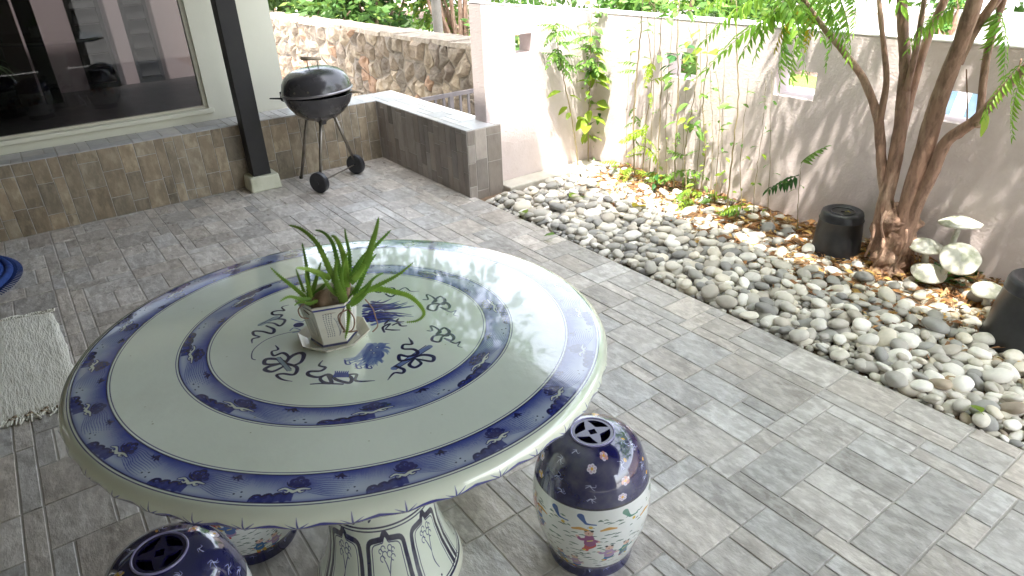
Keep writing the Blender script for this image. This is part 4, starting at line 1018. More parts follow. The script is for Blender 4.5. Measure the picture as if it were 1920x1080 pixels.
    # blue lion
    for i in range(40):
        a = rp.uniform(0,1); x0 = 900+rp.uniform(-20,100); y0 = 500+rp.uniform(-25,50); x1 = 700+a*300; y1 = 590+60*math.sin(a*3)+rp.uniform(-10,10)
        br([(x0,y0),((x0+x1)/2,(y0+y1)/2+22),(x1,y1)], [7,5,1], rp.choice([(104,128,184),(76,98,168),(128,150,196)]), .7)
    for i in range(16):
        a = rp.uniform(-1.2,1.6); br([(950,520),(950+60*math.cos(a),520+50*math.sin(a)),(950+95*math.cos(a+.4),510+75*math.sin(a+.4))], [6,5,1], rp.choice([(104,128,184),(76,98,168)]), .75)
    for x, y in ((905,525),(950,505),(925,545)): a, b_ = Z(x, y); im.dot(a, b_, 6, (60,76,150)); im.dot(a, b_, 2.5, CEL)
    for x, y in ((740,620),(820,650),(895,650)): br([(x-25,y-25),(x-15,y+5),(x+15,y+5),(x+8,y-10)], [2,2.5,2,1.5], (50,64,140))
    for i in range(60):   # iron specks in the glaze
        a = rp.uniform(0,6.28); q = rp.uniform(.03,.52); im.dot((q*math.cos(a)+AM)/(2*AM)*TN, (q*math.sin(a)+AM)/(2*AM)*TN, rp.uniform(.8,2.4), (128,128,96), .55)
    return im.image('table_top_print')
IM_T = make_table_img()
def porcelain(name, img, rough=.09, bump=.15):
    M_ = material(name, (.7,.7,.7), rough, img=img, coat=.85, spec=.6, bump=[(34,bump,.0014),(11,bump*2.2,.005)], n1=(5,.22,(.60,.60,.50),.5,.72))
    M_.node_tree.nodes['Principled BSDF'].inputs['Coat IOR'].default_value = 1.75; return M_
table = empty('porcelain_table', (CX,CY,0), 'large round blue and white porcelain table with painted wave borders', 'table')
n = 160; V = []; UV = []; Fc = []
for (r_, z), a_ in zip(PROF, ARC):
    for k in range(n):
        a = 2*math.pi*k/n; q = r_*(1+(.004*math.cos(44*a) if TZ-.048 < z < TZ-.020 and r_ > .57 else 0))
        V.append((CX+q*math.cos(a), CY+q*math.sin(a), z+(-.043*math.cos(a)-.015*math.sin(a))*q)); aa = min(a_, .715); UV.append(((aa*math.cos(a)+AM)/(2*AM), (aa*math.sin(a)+AM)/(2*AM)))
for i in range(len(PROF)-1):
    for k in range(n):
        f = (i*n+k, i*n+(k+1)%n, (i+1)*n+(k+1)%n, (i+1)*n+k); Fc.append(f[::-1])
mk('tabletop', V, Fc, porcelain('table_glaze', IM_T), table, smooth=True, uv=UV)
# pedestal
PP = [(.21,.736),(.19,.66),(.165,.56),(.15,.46),(.143,.36),(.142,.28),(.150,.20),(.163,.14),(.180,.09),(.193,.055),(.202,.042),(.207,.028),(.205,.01),(.198,0)]
def unwrap_lathe(name, prof, c, mat, parent, n=96, vcoord=None):
    V = []; Fc = []; arc = [0]
    for i in range(1, len(prof)): arc.append(arc[-1]+math.hypot(prof[i][0]-prof[i-1][0], prof[i][1]-prof[i-1][1]))
    for (r_, z) in prof:
        for k in range(n):
            a = 2*math.pi*k/n; V.append((c[0]+r_*math.cos(a), c[1]+r_*math.sin(a), c[2]+z))
    UVl = []
    for i in range(len(prof)-1):
        for k in range(n):
            l = (k+1) % n; Fc.append((i*n+k, (i+1)*n+k, (i+1)*n+l, i*n+l))
            u0, u1 = k/n, (k+1)/n; va, vb = 1-arc[i]/arc[-1], 1-arc[i+1]/arc[-1]
            UVl += [(u0,va),(u0,vb),(u1,vb),(u1,va)]
    return mk(name, V, Fc, mat, parent, smooth=True, uv=UVl)
pim = Img(1400, 620, (232,240,222)); H_ = 620
LN = (26,28,70)
yA = 258                      # collar line (top of panels); image row 0 = foot
pim.a[:40] = np.array((236,236,214))/255.; 
for y_, w in ((44,2.5),(52,1.5),(yA,2.5),(yA-10,1.8)): pim.stroke([(0,y_),(1400,y_)], w, LN)
for i in range(8):
    cx_ = 87+i*175; T_ = yA-20; hw = 74
    out = [(cx_-hw-2,56),(cx_-hw+2,T_-60),(cx_-hw+10,T_-22),(cx_-30,T_-14),(cx_-14,T_-12),(cx_,T_+4),(cx_+14,T_-12),(cx_+30,T_-14),(cx_+hw-10,T_-22),(cx_+hw-2,T_-60),(cx_+hw+2,56)]
    pim.stroke(out, 7.5, (22,24,66), 1, 4); pim.stroke([(cx_+(x-cx_)*.80, y-10) for x, y in out], 1.4, LN, .9, 4)
    sw_ = T_-60
    for s in (-1, 1):      # curling sprig hanging in each panel
        for (ax_, ay_, q) in ((9,6,9),(20,-4,8),(13,22,8),(24,16,6)):
            pim.stroke([(cx_+s*ax_+q*math.cos(w), sw_+ay_+q*math.sin(w)) for w in np.linspace(0, 4.6, 8)], 1.3, (52,60,104), .9, 3)
        pim.stroke([(cx_,sw_-44),(cx_+s*7,sw_-20),(cx_+s*14,sw_-6)], [1.2,1.6,1.2], (52,60,104))
    pim.stroke([(cx_+4,sw_-92),(cx_-3,sw_-70),(cx_,sw_-44)], [1,2,1], (50,60,100)); pim.dot(cx_, sw_-112, 3, LN)
for i in range(5):
    x, y = 20+i*280, 305
    pim.stroke([(x-26,y+8),(x,y+26),(x+34,y+10),(x+8,y-2),(x-10,y+10)], [7,10,8,4,3], (30,24,56)); pim.dot(x, y+4, 7, CEL); pim.dot(x, y+4, 4, (40,40,90))
    for s in (-1, 1):
        pim.stroke([(x,y-6),(x+s*30,y-22),(x+s*52,y-10),(x+s*60,y-20),(x+s*52,y-28)], [2.5,2,3], LN); pim.stroke([(x+s*30,y+6),(x+s*55,y+26),(x+s*66,y+16)], [2,2,3.5], LN)
    pim.stroke([(x,y-6),(x-8,y-34),(x-30,y-34)], [2.5,2,4], LN)
unwrap_lathe('pedestal', PP, (CX,CY,0), porcelain('pedestal_glaze', pim.image('pedestal_print'), .14), table, 96)
g = MB(); q = gz(821, 1056, .06); g.tube([(q[0],q[1],q[2]+0.0),(q[0]-.004,q[1]-.006,q[2]+.004)], .005, 10); g.build('drain_hole', M_black, table)

# ============================================================ GARDEN STOOLS
def stool_image(seed):
    rs = random.Random(seed); Wd, Hh = 1500, 860; im = Img(Wd, Hh, (242,246,243))
    NV = (20,21,86); y1, y2 = 92, 545     # rows: foot 0..130 navy, 130..530 white, above navy
    im.a[:y1] = np.array(NV)/255.; im.a[y2:] = np.array(NV)/255.
    im.stroke([(0,y1),(Wd,y1)], 4, (16,10,50)); im.stroke([(0,y2),(Wd,y2)], 5, (14,10,48))
    for i in range(520):      # green water dashes
        x, y = rs.uniform(0,Wd), rs.uniform(y1+14,y2-60); L = rs.uniform(12,30); im.stroke([(x,y),(x+L/2,y+3),(x+L,y+rs.uniform(-2,4))], [1.2,3.2,1.2], rs.choice([(78,110,96),(66,96,86),(92,120,100)]), .9, 3)
    SK = (232,196,176); CL = [(196,70,70),(60,130,130),(206,120,150),(90,120,180),(214,170,60),(180,150,190),(60,110,160),(150,80,130)]
    def child(x, y, s):
        a, b_ = rs.sample(CL, 2); f = rs.choice((-1,1))
        im.stroke([(x-9*s,y-34*s),(x-5*s,y-14*s),(x,y)], [6*s,8*s,9*s], b_); im.stroke([(x+f*14*s,y-32*s),(x+7*s,y-14*s),(x,y)], [6*s,8*s,9*s], b_)
        im.stroke([(x,y-4*s),(x+f*2*s,y+24*s)], [15*s,11*s], a); im.stroke([(x,y+18*s),(x+f*22*s,y+12*s),(x+f*30*s,y+22*s)], [6*s,6*s,4*s], a); im.stroke([(x,y+16*s),(x-f*20*s,y+4*s)], [6*s,5*s], a)
        im.dot(x+f*32*s, y+24*s, 4*s, SK); im.dot(x-f*22*s, y+3*s, 4*s, SK); im.dot(x+f*3*s, y+40*s, 11*s, SK)
        im.dot(x+f*3*s-8*s, y+50*s, 4*s, (40,34,40)); im.dot(x+f*3*s+8*s, y+50*s, 4*s, (40,34,40)); im.dot(x+f*4*s, y+39*s, 1.8*s, (150,70,60))
        im.stroke([(x-6*s,y+6*s),(x+6*s,y+10*s)], 2*s, (240,220,120)); im.dot(x-8*s, y-38*s, 5*s, (200,60,50)); im.dot(x+f*14*s, y-36*s, 5*s, (230,190,60))
    for i in range(20):
        x = (i+.5)*Wd/20+rs.uniform(-18,18); y = rs.choice([y1+52,y1+150,y1+250,y1+300])+rs.uniform(-14,14); child(x, y, rs.uniform(1.3,1.6))
    for i in range(9):
        x = i*Wd/9+rs.uniform(0,60); im.stroke([(x,y2-40),(x+16,y2-70),(x+26,y2-80),(x+60,y2-84)], [14,8,4,3], rs.choice([(50,90,160),(80,140,120)])); im.stroke([(x+80,y2-120),(x+110,y2-112),(x+140,y2-118)], [5,9,4], (214,160,70)); im.dot(x+40, y2-100, 8, (222,190,80))
    def flower(x, y, s):
        c = rs.choice([(232,200,110),(220,160,150),(230,225,235)])
        for k in range(6):
            a = k*1.047+.3; im.dot(x+13*s*math.cos(a), y+11*s*math.sin(a), 9*s, c if k % 2 else (225,215,235)); im.dot(x+13*s*math.cos(a), y+11*s*math.sin(a), 4*s, (190,150,170), .6)
        im.dot(x, y, 6*s, (238,180,70))
    def twig(x, y, s):
        for k in range(5): a = rs.uniform(0,6.28); im.stroke([(x,y),(x+12*s*math.cos(a)+6,y+10*s*math.sin(a)),(x+22*s*math.cos(a+.6),y+20*s*math.sin(a+.6))], [2,1.8,1.4], (186,192,222), .9, 4)
        im.dot(x, y, 3, (210,215,235))
    for row, (y, nn) in enumerate(((y2+50,11),(y2+120,10),(y2+195,9),(y2+262,7))):
        for i in range(nn):
            x = (i+.5*(row % 2)+.2)*Wd/nn+rs.uniform(-12,12); st = 1+row*.12
            (flower if (i+row) % 3 == 0 else twig)(x, y+rs.uniform(-8,8), st)
            if (i+row) % 5 == 2: im.dot(x+34, y+6, 10, (214,160,60)); 
    for i in range(16): twig((i+.5)*Wd/16, 60, .9)
    return im.image('stool_print')
IM_S = stool_image(3); M_stool = porcelain('stool_glaze', IM_S, .10, .1)
M_navy = material('navy_glaze', (.008,.009,.055), .1, coat=.6, n1=(8,.4,(.02,.012,.08)), bump=[(25,.1,.002)])
SPR = [(.056,.4165),(.082,.413),(.103,.404),(.119,.391),(.133,.371),(.144,.345),(.153,.315),(.160,.275),(.164,.235),(.164,.20),(.160,.155),(.149,.11),(.136,.07),(.124,.04),(.120,.028),(.123,.014),(.121,.0)]
def coin_grille(c, parent):
    cu = bpy.data.curves.new('grille', 'CURVE'); cu.dimensions = '2D'; cu.fill_mode = 'BOTH'; cu.extrude = .0035; cu.resolution_u = 1
    def spl(P):
        s = cu.splines.new('POLY'); s.points.add(len(P)-1); s.use_cyclic_u = True
        for q, p in zip(s.points, P): q.co = (*p, 0, 1)
    R0 = .0555; spl([(R0*math.cos(a), R0*math.sin(a)) for a in np.linspace(0, 2*math.pi, 48, endpoint=False)])
    for k in range(4):        # four lens shaped holes round a diamond
        a0 = math.pi/2*k; P = []
        for t_ in np.linspace(-1, 1, 15): a = a0+t_*R_(40); P.append((.0475*math.cos(a), .0475*math.sin(a)))
        for t_ in np.linspace(1, -1, 15)[1:-1]:
            a = a0+t_*R_(40); q = .0475-.026*math.cos(t_*math.pi/2)**.8; P.append((q*math.cos(a), q*math.sin(a)))
        spl(P)
    spl([(.0135*math.cos(a)*(1), .0135*math.sin(a)) for a in np.linspace(0, 2*math.pi, 4, endpoint=False)])
    tmp = bpy.data.objects.new('tmp_grille', cu); COL.objects.link(tmp); dg = bpy.context.evaluated_depsgraph_get()
    me = bpy.data.meshes.new_from_object(tmp.evaluated_get(dg)); bpy.data.objects.remove(tmp)
    me.materials.clear(); me.materials.append(M_navy); o = bpy.data.objects.new('grille', me); link(o, parent)
    o.location = Vector((c[0], c[1], .4165))-W[parent.name]; o.rotation_euler = (0,0,.45); return o
def stool(c, label, rot):
    t = empty('garden_stool', (c[0],c[1],0), label, 'stool', 'painted porcelain garden stools around the table')
    o = unwrap_lathe('body', [(.0556,.405)]+SPR, (0,0,0), M_stool, t, 72) if False else None
    b_ = unwrap_lathe('body', SPR, (c[0],c[1],0), M_stool, t, 72); b_.rotation_euler = (0,0,rot)
    coin_grille(c, t)
    m_ = MB(); m_.tube([(c[0]+.0575*math.cos(a), c[1]+.0575*math.sin(a), .4195) for a in np.linspace(0, 2*math.pi, 49)], .0030, 6, caps=False); m_.build('grille_rim', M_rimw, t, smooth=True)
    m_ = MB(); m_.lathe([(0,.33),(.052,.33),(.054,.40)], (c[0],c[1],0), 32); m_.build('inner_well', M_navy, t, smooth=True)
    return t
M_rimw = material('rim_glaze', (.30,.28,.50), .12, coat=.4)
stool((.980,1.040), 'navy and white porcelain stool painted with children, right of the table, most in view', 1.0)
stool((-.040,1.335), 'navy flowered porcelain stool in front of the table at the bottom left corner', 3.4)
stool((.205,1.70), 'porcelain stool half hidden under the table left of its pedestal', 2.2)
stool((.86,1.60), 'porcelain stool mostly hidden behind the right rim of the table', .4)

# ============================================================ ALOE IN ITS POT
PC = gz(628, 634, TZ); px_, py_ = PC[0], PC[1]
dish = empty('octagonal_saucer', (px_,py_,TZ), 'cream octagonal saucer standing on the centre of the table', 'saucer')
M_cer = material('cream_ceramic', (.72,.68,.58), .25, n1=(12,.6,(.48,.42,.32),.5,.68), coat=.3, bump=[(40,.15,.002)])
def octa(mb, prof, n, rot, c, sx=1., t=(1,1,1)):
    m0 = MB(); m0.lathe(prof, (0,0,0), n); R3 = Matrix.Rotation(rot,3,'Z'); m0.V = [tuple(Vector(c)+R3@Vector((v[0]*sx, v[1], v[2]))) for v in m0.V]; mb.add(m0.V, m0.F, t); return mb
m_ = MB(); octa(m_, [(0,.004),(.052,.004),(.058,.002),(.066,.007),(.080,.018),(.084,.018),(.080,.012),(.062,0),(0,0.0005)][::-1], 8, .2, (px_,py_,TZ+.0005), 1.0); bevel(m_.build('dish', M_cer, dish), .0015)
# pot print image
pot = empty('flower_pot', (px_,py_,TZ), 'small white hexagonal porcelain pot with a blue line under its rim', 'flower pot')
fim = Img(1200, 260, (228,226,212))
fim.stroke([(0,232),(1200,232)], 7, (70,76,140)); fim.stroke([(0,12),(1200,12)], 6, (80,82,120))
for f_ in range(6):
    x0 = f_*200
    for cidx in range(4):
        y = 200
        while y > 60:
            l = rp.uniform(5,9); fim.stroke([(x0+58+cidx*17,y),(x0+60+cidx*17+rp.uniform(-3,3),y-l)], 1.6, (104,106,112), .85); fim.stroke([(x0+54+cidx*17,y-3),(x0+63+cidx*17,y-3)], 1.1, (104,106,112), .7); y -= 12
    for k in range(5): fim.stroke([(x0+150,60),(x0+160+rp.uniform(-16,16),110),(x0+150+rp.uniform(-28,28),170)], [1.5,1.2,.8], (110,112,124), .8)
    fim.stroke([(x0,20),(x0,225)], 2, (190,188,176), .8)
M_pot = material('pot_glaze', (.7,.7,.7), .16, img=fim.image('pot_print'), coat=.4, n1=(18,.35,(.55,.50,.38),.55,.7))
PPR = [(.064,.112),(.068,.114),(.0695,.109),(.064,.100),(.054,.040),(.050,.016),(.053,.006),(.052,.0045)]
V = []; Fc = []; UVl = []; n = 6; arc = [0]; rot = -.35
for i in range(1, len(PPR)): arc.append(arc[-1]+math.hypot(PPR[i][0]-PPR[i-1][0], PPR[i][1]-PPR[i-1][1]))
for r_, z in PPR:
    for k in range(n): a = rot+2*math.pi*k/n; V.append((px_+r_*math.cos(a), py_+r_*math.sin(a), TZ+z))
for i in range(len(PPR)-1):
    for k in range(n):
        l = (k+1) % n; Fc.append((i*n+k,(i+1)*n+k,(i+1)*n+l,i*n+l)); va, vb = 1-arc[i]/arc[-1], 1-arc[i+1]/arc[-1]; UVl += [(k/n,va),(k/n,vb),((k+1)/n,vb),((k+1)/n,va)]
mk('pot_wall', V, Fc, M_pot, pot, uv=UVl)
m_ = MB(); octa(m_, [(.063,.1135),(.057,.106),(.046,.006)], 6, rot, (px_,py_,TZ)); m_.build('pot_inside', M_cer, pot)
m_ = MB(); Vs = []; 
for i in range(9):
    for k in range(18):
        a = 2*math.pi*k/18; q = .057*i/8; x, y = q*math.cos(a), q*math.sin(a); Vs.append((px_+x, py_+y, TZ+.094+.012*noise.noise(Vector((x*40,y*40,1)))+.010*(1-i/8)))
Fs = [(i*18+k, i*18+(k+1)%18, (i+1)*18+(k+1)%18, (i+1)*18+k) for i in range(8) for k in range(18)]
m_.add(Vs, Fs); m_.build('potting_soil', M_soil, pot, smooth=True)
M_husk = material('dry_husk', (.34,.24,.15), .85, n1=(30,.6,(.16,.10,.06)), bump=[(50,.8,.004)])
aloe = empty('aloe_plant', (px_,py_,TZ+.10), 'spiky green aloe plant growing in the white pot on the table', 'plant')
M_aloe = material('aloe_skin', (.17,.34,.05), .38, n1=(16,.6,(.09,.23,.035)), n2=(60,.3,(.34,.50,.14)), tint=True, spec=.5, sub=.1)
dep0 = float(np.dot(np.array([px_, py_, TZ+.13])-OC, fw))
def zp(x, y, dd=0):     # a point near the pot seen at this place of the close-up
    v = ray(440+x/3.6, 400+y/3.6); return OC+v*(dep0+dd)
M_root = material('dry_root', (.36,.24,.17), .8, n1=(40,.5,(.2,.12,.08)))
def aleaf(P, w, dd=(0,0), t=(1,1,1), teeth=True, name='leaf'):
    w *= .72
    Q = [zp(x, y, dd[0]+(dd[1]-dd[0])*i/(len(P)-1)) for i, (x, y) in enumerate(P)]; S = smooth_path(Q, 7); N_ = len(S); m_ = MB(); V = []
    view = np.array(fw)
    for i, s in enumerate(S):
        d = S[min(i+1,N_-1)]-S[max(i-1,0)]; d = d/np.linalg.norm(d); sd = np.cross(d, view); sd /= max(1e-6, np.linalg.norm(sd)); up = np.cross(sd, d)
        f = i/(N_-1); ww = w*(1-f)**.62*(.75+.25*min(1, f*5)); V += [s-sd*ww, s-sd*ww*.5-up*ww*.42*-1*-1, s-up*ww*.25*-1, s+sd*ww*.5-up*ww*.42, s+sd*ww, s+up*ww*.35*-1+up*ww*.9]
        V[-6:] = [s-sd*ww, s-sd*ww*.45-up*ww*.18, s-up*ww*.10, s+sd*ww*.45-up*ww*.18, s+sd*ww, s+up*ww*.55]
    Fc = []
    for i in range(N_-1):
        for k in range(6): Fc.append((i*6+k, i*6+(k+1)%6, (i+1)*6+(k+1)%6, (i+1)*6+k))
    Fc += [(5,4,3,2,1,0)]
    m_.add(V, Fc, t)
    if teeth:
        for i in range(2, N_-2, 1):
            for e in (0, 4):
                p = np.array(V[i*6+e]); c_ = S[i]; o_ = p-c_; L = np.linalg.norm(o_); d = S[i+1]-S[i]
                m_.add([p-d*.25, p+o_/max(L,1e-6)*.0028+d*.2, p+d*.25], [(0,1,2)], (1.8,1.7,1.4))
    ob = m_.build(name, M_aloe, aloe, smooth=True, angle=50)
    return ob
G1, G2, G3 = (1.25,1.15,1), (1.7,1.45,1.2), (.85,.9,.85)
aleaf([(730,560),(650,400),(560,210),(455,110),(360,78)], .0105, (0,.05), G1)
aleaf([(740,520),(700,350),(660,200),(600,130),(540,112)], .0085, (.02,.06), G3)
aleaf([(760,500),(745,330),(715,230),(680,165),(650,150)], .011, (-.01,.0), G2)
aleaf([(780,470),(880,350),(925,210),(955,110),(972,25)], .0135, (-.01,.0), (1.2,1.15,1.))
aleaf([(790,430),(860,310),(960,210),(1058,108)], .0100, (.03,.06), G3)
aleaf([(775,440),(775,280),(755,180),(742,100)], .007, (.05,.06), G3)
aleaf([(725,600),(690,480),(640,370),(595,285),(560,245)], .0115, (-.02,-.02), G1)
aleaf([(650,440),(560,400),(480,375),(412,368)], .010, (0,-.04), (1.6,1.4,1.1))
aleaf([(750,600),(700,500),(680,400),(690,300)], .0120, (-.03,-.02), G1)
aleaf([(500,570),(495,430),(475,300),(455,195)], .0075, (.02,.03), G3)
aleaf([(510,570),(540,480),(565,390),(585,325)], .0080, (.01,.02), G1)
aleaf([(480,570),(400,500),(310,430),(238,362)], .0070, (0,-.02), G1)
aleaf([(520,580),(450,580),(370,562),(300,598)], .0065, (-.01,-.04), G1)
aleaf([(480,560),(450,480),(425,410),(412,370)], .0050, (.02,.04), G1)
aleaf([(530,560),(570,520),(610,480),(635,450)], .0080, (0,0), G3)
aleaf([(790,590),(860,540),(1000,470),(1110,410),(1208,330)], .0080, (-.01,.0), G1)
aleaf([(860,530),(960,510),(1080,530),(1180,560),(1250,620),(1278,680),(1230,725),(1150,735)], .0090, (0,.02), (1.7,1.5,1.1))
aleaf([(780,620),(850,570),(900,510),(925,445)], .0100, (-.03,-.03), (1.2,1.15,1.))
aleaf([(770,600),(840,480),(900,350),(960,270)], .0090, (0,.02), G3)
aleaf([(765,610),(770,680),(762,770),(745,852)], .0070, (-.07,-.085), (1.3,1.2,1.))
aleaf([(700,560),(640,500),(590,430),(540,400)], .006, (-.02,-.03), G1)
aleaf([(745,560),(720,440),(735,340),(770,250)], .008, (-.02,-.01), (1.3,1.2,1.))
aleaf([(800,560),(880,500),(950,430),(1010,400)], .006, (.02,.04), G3)
aleaf([(520,575),(500,500),(480,420),(490,350)], .0055, (-.01,-.01), G2)
aleaf([(560,590),(500,610),(440,600),(400,625)], .005, (-.02,-.03), G1)
aleaf([(800,450),(870,360),(905,280)], .011, (-.02,0), (1.35,1.25,1.))
m_ = MB(); S = smooth_path([zp(600,640,.0), zp(600,560,0), zp(640,515,.01)], 4); m_.tube(S, [.018,.020,.021,.020,.018,.014,.010,.006,.003], 10)
m_.V = [tuple(Vector(v)+Vector((noise.noise(Vector(v)*60), noise.noise(Vector(v)*60+Vector((9,0,0))), 0))*.006) for v in m_.V]; m_.build('dead_stem', M_husk, aloe, smooth=True)
m_ = MB(); m_.tube(smooth_path([zp(740,620,0), zp(750,520,0), zp(760,430,.0)], 4), .010, 8); m_.build('stem', M_husk, aloe, smooth=True)
for P, dd in (([(880,580),(930,640),(950,700),(965,760),(930,800)], -.03), ([(470,610),(430,650),(450,700),(500,710)], -.03), ([(760,650),(700,690),(720,760),(760,800),(830,790)], -.075), ([(770,650),(810,720),(790,790),(730,800)], -.075), ([(740,640),(710,720),(745,790)], -.076)):
    m_ = MB(); S = smooth_path([zp(x, y, dd) for x, y in P], 5); m_.tube(S, .0016, 5); m_.build('dry_root', M_root, aloe, smooth=True)

# ============================================================ KETTLE BARBECUE
KX, KY = 1.765, 4.80
bb = empty('kettle_barbecue', (KX,KY,0), 'black kettle barbecue on three legs with two wheels, lid set on askew', 'barbecue')
M_enam = material('black_enamel', (.035,.033,.037), .26, n1=(7,.6,(.075,.072,.08)), n2=(30,.3,(.06,.055,.05)), coat=.3, bump=[(18,.12,.004)], rough_var=.08)
M_steel = material('leg_steel', (.30,.27,.23), .38, metal=.85, n1=(14,.7,(.12,.10,.08)), bump=[(60,.2,.002)])
M_wood = material('handle_wood', (.55,.44,.32), .7, n1=(14,.5,(.40,.31,.23)), bump=[(60,.3,.002)], stretch=(1,5,5))
M_lidrim = material('lid_rim', (.33,.31,.33), .35, metal=.7, n1=(20,.4,(.2,.2,.2)))
BZ = .655
m_ = MB(); m_.lathe([(0,BZ-.185),(.06,BZ-.182),(.12,BZ-.163),(.18,BZ-.120),(.222,BZ-.065),(.241,BZ-.02),(.245,BZ),(.248,BZ+.003),(.243,BZ+.004),(.236,BZ-.02),(.21,BZ-.07),(.15,BZ-.13),(.08,BZ-.165),(0,BZ-.172)], (KX,KY,0), 64); m_.build('bowl', M_enam, bb, smooth=True)
TL = Matrix.Rotation(R_(3.2),3,Vector((cy,-sy,0)).cross(Vector((0,0,1))))
lc = Vector((KX,KY,BZ+.022))
def lidv(m0): m0.V = [tuple(lc+TL@Vector(v)) for v in m0.V]; return m0
m_ = MB(); m_.lathe([(.246,.004),(.243,.035),(.232,.075),(.208,.112),(.172,.138),(.12,.156),(.06,.164),(0,.166)], (0,0,0), 64); lid = lidv(m_).build('lid', M_enam, bb, smooth=True)
m_ = MB(); m_.lathe([(.244,.010),(.252,.010),(.254,.002),(.252,-.006),(.244,-.006),(.242,.002),(.244,.010)], (0,0,0), 64); lidv(m_).build('lid_rim', M_lidrim, lid, smooth=True)
rdir = Vector((cy,-sy,0)); fdir = Vector((sy,cy,0))
m_ = MB()
for s in (-1, 1): m_.tube([lc+rdir*s*.035+Vector((0,0,.16)), lc+rdir*s*.035+Vector((0,0,.215))], .004, 8)
m_.build('handle_bracket', M_steel, lid)
m_ = MB(); m_.tube([lc+rdir*-.075+Vector((0,0,.224)), lc+rdir*.065+Vector((0,0,.218))], .0125, 12); m_.build('lid_handle', M_wood, lid, smooth=True)
for a in (-1.95,-1.55):
    m_ = MB(); p = lc+TL@Vector((.246*math.cos(a-YW), .246*math.sin(a-YW), .036)); m_.tube([p, p+Vector((math.cos(a-YW), math.sin(a-YW), 0))*.006], .007, 10); m_.build('rivet', M_steel, lid)
# side handles
m_ = MB(); b0 = Vector((KX,KY,BZ-.025)); m_.tube([b0-rdir*.235, b0-rdir*.30+Vector((0,0,.004)), b0-rdir*.345+Vector((0,0,.006))], [.016,.013,.010], 10, flat=.45); m_.tube([b0-rdir*.235+Vector((0,0,.05)), b0-rdir*.262+Vector((0,0,.045)), b0-rdir*.262-Vector((0,0,.01)), b0-rdir*.235-Vector((0,0,.02))], .008, 8); m_.build('side_handle', M_black, bb, smooth=True)
m_ = MB(); b0 = Vector((KX,KY,BZ+.005)); m_.tube([b0+rdir*.24, b0+rdir*.30, b0+rdir*.325+Vector((0,0,-.012))], [.010,.011,.010], 10); m_.build('side_handle', M_wood, bb, smooth=True)
w1, w2, ft = Vector((1.615,4.63,.075)), Vector((2.00,4.86,.075)), Vector((1.615,5.045,.0))
hub = Vector((KX,KY,BZ-.15))
for e, dxy in ((w1,(-.03,-.07)),(w2,(.095,.02)),(ft,(-.085,.05))):
    m_ = MB(); m_.tube([hub+Vector((dxy[0],dxy[1],.005)), e], .0115, 10); m_.build('leg', M_steel, bb, smooth=True)
m_ = MB(); m_.tube([ft, ft+Vector((0,0,.02))], .015, 10); m_.build('leg_cap', M_black, bb)
ax = (w2-w1).normalized(); m_ = MB(); m_.tube([w1-ax*.03, w2+ax*.03], .006, 8); m_.build('axle', M_steel, bb)
m_ = MB(); m_.lathe([(.028,BZ-.215),(.03,BZ-.20),(.045,BZ-.19),(.05,BZ-.176)], (KX,KY,0), 20); m_.build('ash_vent', M_enam, bb, smooth=True)
for w_ in (w1-ax*.012, w2-ax*.004):
    o = MB(); m0 = MB(); m0.lathe([(0,-.018),(.020,-.020),(.055,-.020),(.068,-.022),(.075,-.016),(.075,.016),(.068,.022),(.055,.016),(.020,.016),(0,.018)], (0,0,0), 32)
    q = Vector((0,0,1)).rotation_difference(ax).to_matrix(); o.add([tuple(w_+q@Vector(v)) for v in m0.V], m0.F); wh = o.build('wheel', M_plast, bb, smooth=True, angle=40)
    h = MB(); h.tube([w_-ax*.026, w_-ax*.018], .010, 10); h.build('hub_cap', M_plast, wh)

# ============================================================ RUG AND MAT
M_rug = material('cream_cotton', (.80,.78,.68), .95, n1=(10,.4,(.66,.62,.50),.5,.7), n2=(60,.4,(.88,.87,.80)), bump=[(90,1,.006),(26,.9,.012)], stretch=(1.8,.35,1))
rug = empty('cotton_rug', (-.6,3.3,0), 'thick cream cotton rug with a ragged fringe at the left edge', 'rug')
corn = [(-1.3,4.02),(-.155,3.79),(-.125,2.84),(-1.3,2.96)]
V = []; Fc = []; nu, nv = 70, 60
def rp_(u, v):
    a = (1-v); return ((corn[0][0]*a+corn[3][0]*v)*(1-u)+(corn[1][0]*a+corn[2][0]*v)*u, (corn[0][1]*a+corn[3][1]*v)*(1-u)+(corn[1][1]*a+corn[2][1]*v)*u)
for j in range(nv+1):
    for i in range(nu+1):
        x, y = rp_(i/nu, j/nv); e = min(i, nu-i, j, nv-j); ed = .012*noise.noise(Vector((x*9,y*9,3))) if e == 0 else 0
        z = .004+.012*min(1, e/1.)+.007*noise.noise(Vector((x*7,y*14,0)))*min(1,e/2)+.003*noise.noise(Vector((x*45,y*60,0)))
        V.append((x+ed, y+ed, max(z, .002)))
for j in range(nv):
    for i in range(nu): Fc.append((j*(nu+1)+i, (j+1)*(nu+1)+i, (j+1)*(nu+1)+i+1, j*(nu+1)+i+1))
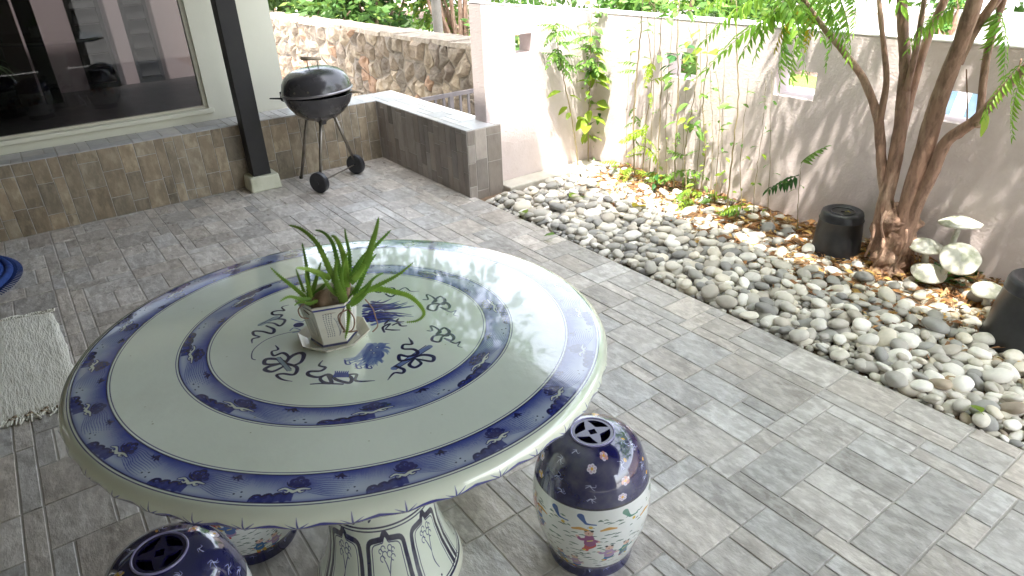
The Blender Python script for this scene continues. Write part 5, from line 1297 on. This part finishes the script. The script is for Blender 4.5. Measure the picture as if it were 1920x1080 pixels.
mk('pile', V, Fc, M_rug, rug, smooth=True)
fr = MB(); rr = random.Random(9)
for e in (0, 1):
    for i in range(150):
        u = .1+.9*i/149; x, y = rp_(u, e); s = 1 if e == 0 else -1; L = rr.uniform(.018,.05)
        fr.tube(smooth_path([(x,y,.010),(x+rr.uniform(-.012,.012),y+s*L*.6,.012),(x+rr.uniform(-.025,.025),y+s*L,.004)], 2), .0042, 4)
tag(fr.build('fringe', M_rug, rug), kind='stuff')
sh = MB()
for i in range(5):
    x, y = rp_(.97-i*.045, 1); P = [(x+.012*math.cos(a), y-.006+.010*math.sin(a), .012+.006*math.sin(a*2)) for a in np.linspace(0, 5.6, 9)]; sh.tube(P, .0045, 5)
sh.build('edge_knots', material('tan_knot', (.42,.34,.24), .9, n1=(30,.5,(.3,.22,.15))), rug)
M_blue = material('blue_weave', (.012,.045,.24), .75, n1=(30,.6,(.02,.09,.36)), tint=True, bump=[(60,.8,.005)])
bm_ = empty('woven_blue_mat', (-.78,4.52,0), 'edge of a round bright blue woven floor cushion with short dark tassels', 'cushion')
BXc, BYc, BR_ = -.775, 4.52, .485
for k in range(12):
    r_ = BR_-.018-k*.038; m_ = MB(); n = 120; P = [(BXc+r_*math.cos(a), BYc+r_*math.sin(a), .028+.004*math.sin(a*60+k)+.0015*k) for a in np.linspace(0, 2*math.pi, n)]
    f = 1.15 if k % 2 else .85; m_.tube(P, .022, 6, t=(f,f,f)); m_.build('woven_coil', M_blue, bm_, smooth=True)
m_ = MB(); m_.lathe([(0,.002),(BR_-.01,.002),(BR_-.01,.02),(0,.022)], (BXc,BYc,0), 48); m_.build('base', M_blue, bm_)
ts = MB()
for i in range(170):
    a = 2*math.pi*i/170; d = Vector((math.cos(a), math.sin(a), 0)); c = Vector((BXc,BYc,.02)); ts.tube([c+d*(BR_-.01), c+d*(BR_+.022)+Vector((0,0,.004)), c+d*(BR_+.045)-Vector((0,0,.010))], [.0045,.004,.003], 4, t=(.55,.5,.5))
tag(ts.build('tassels', M_blue, bm_), kind='stuff')
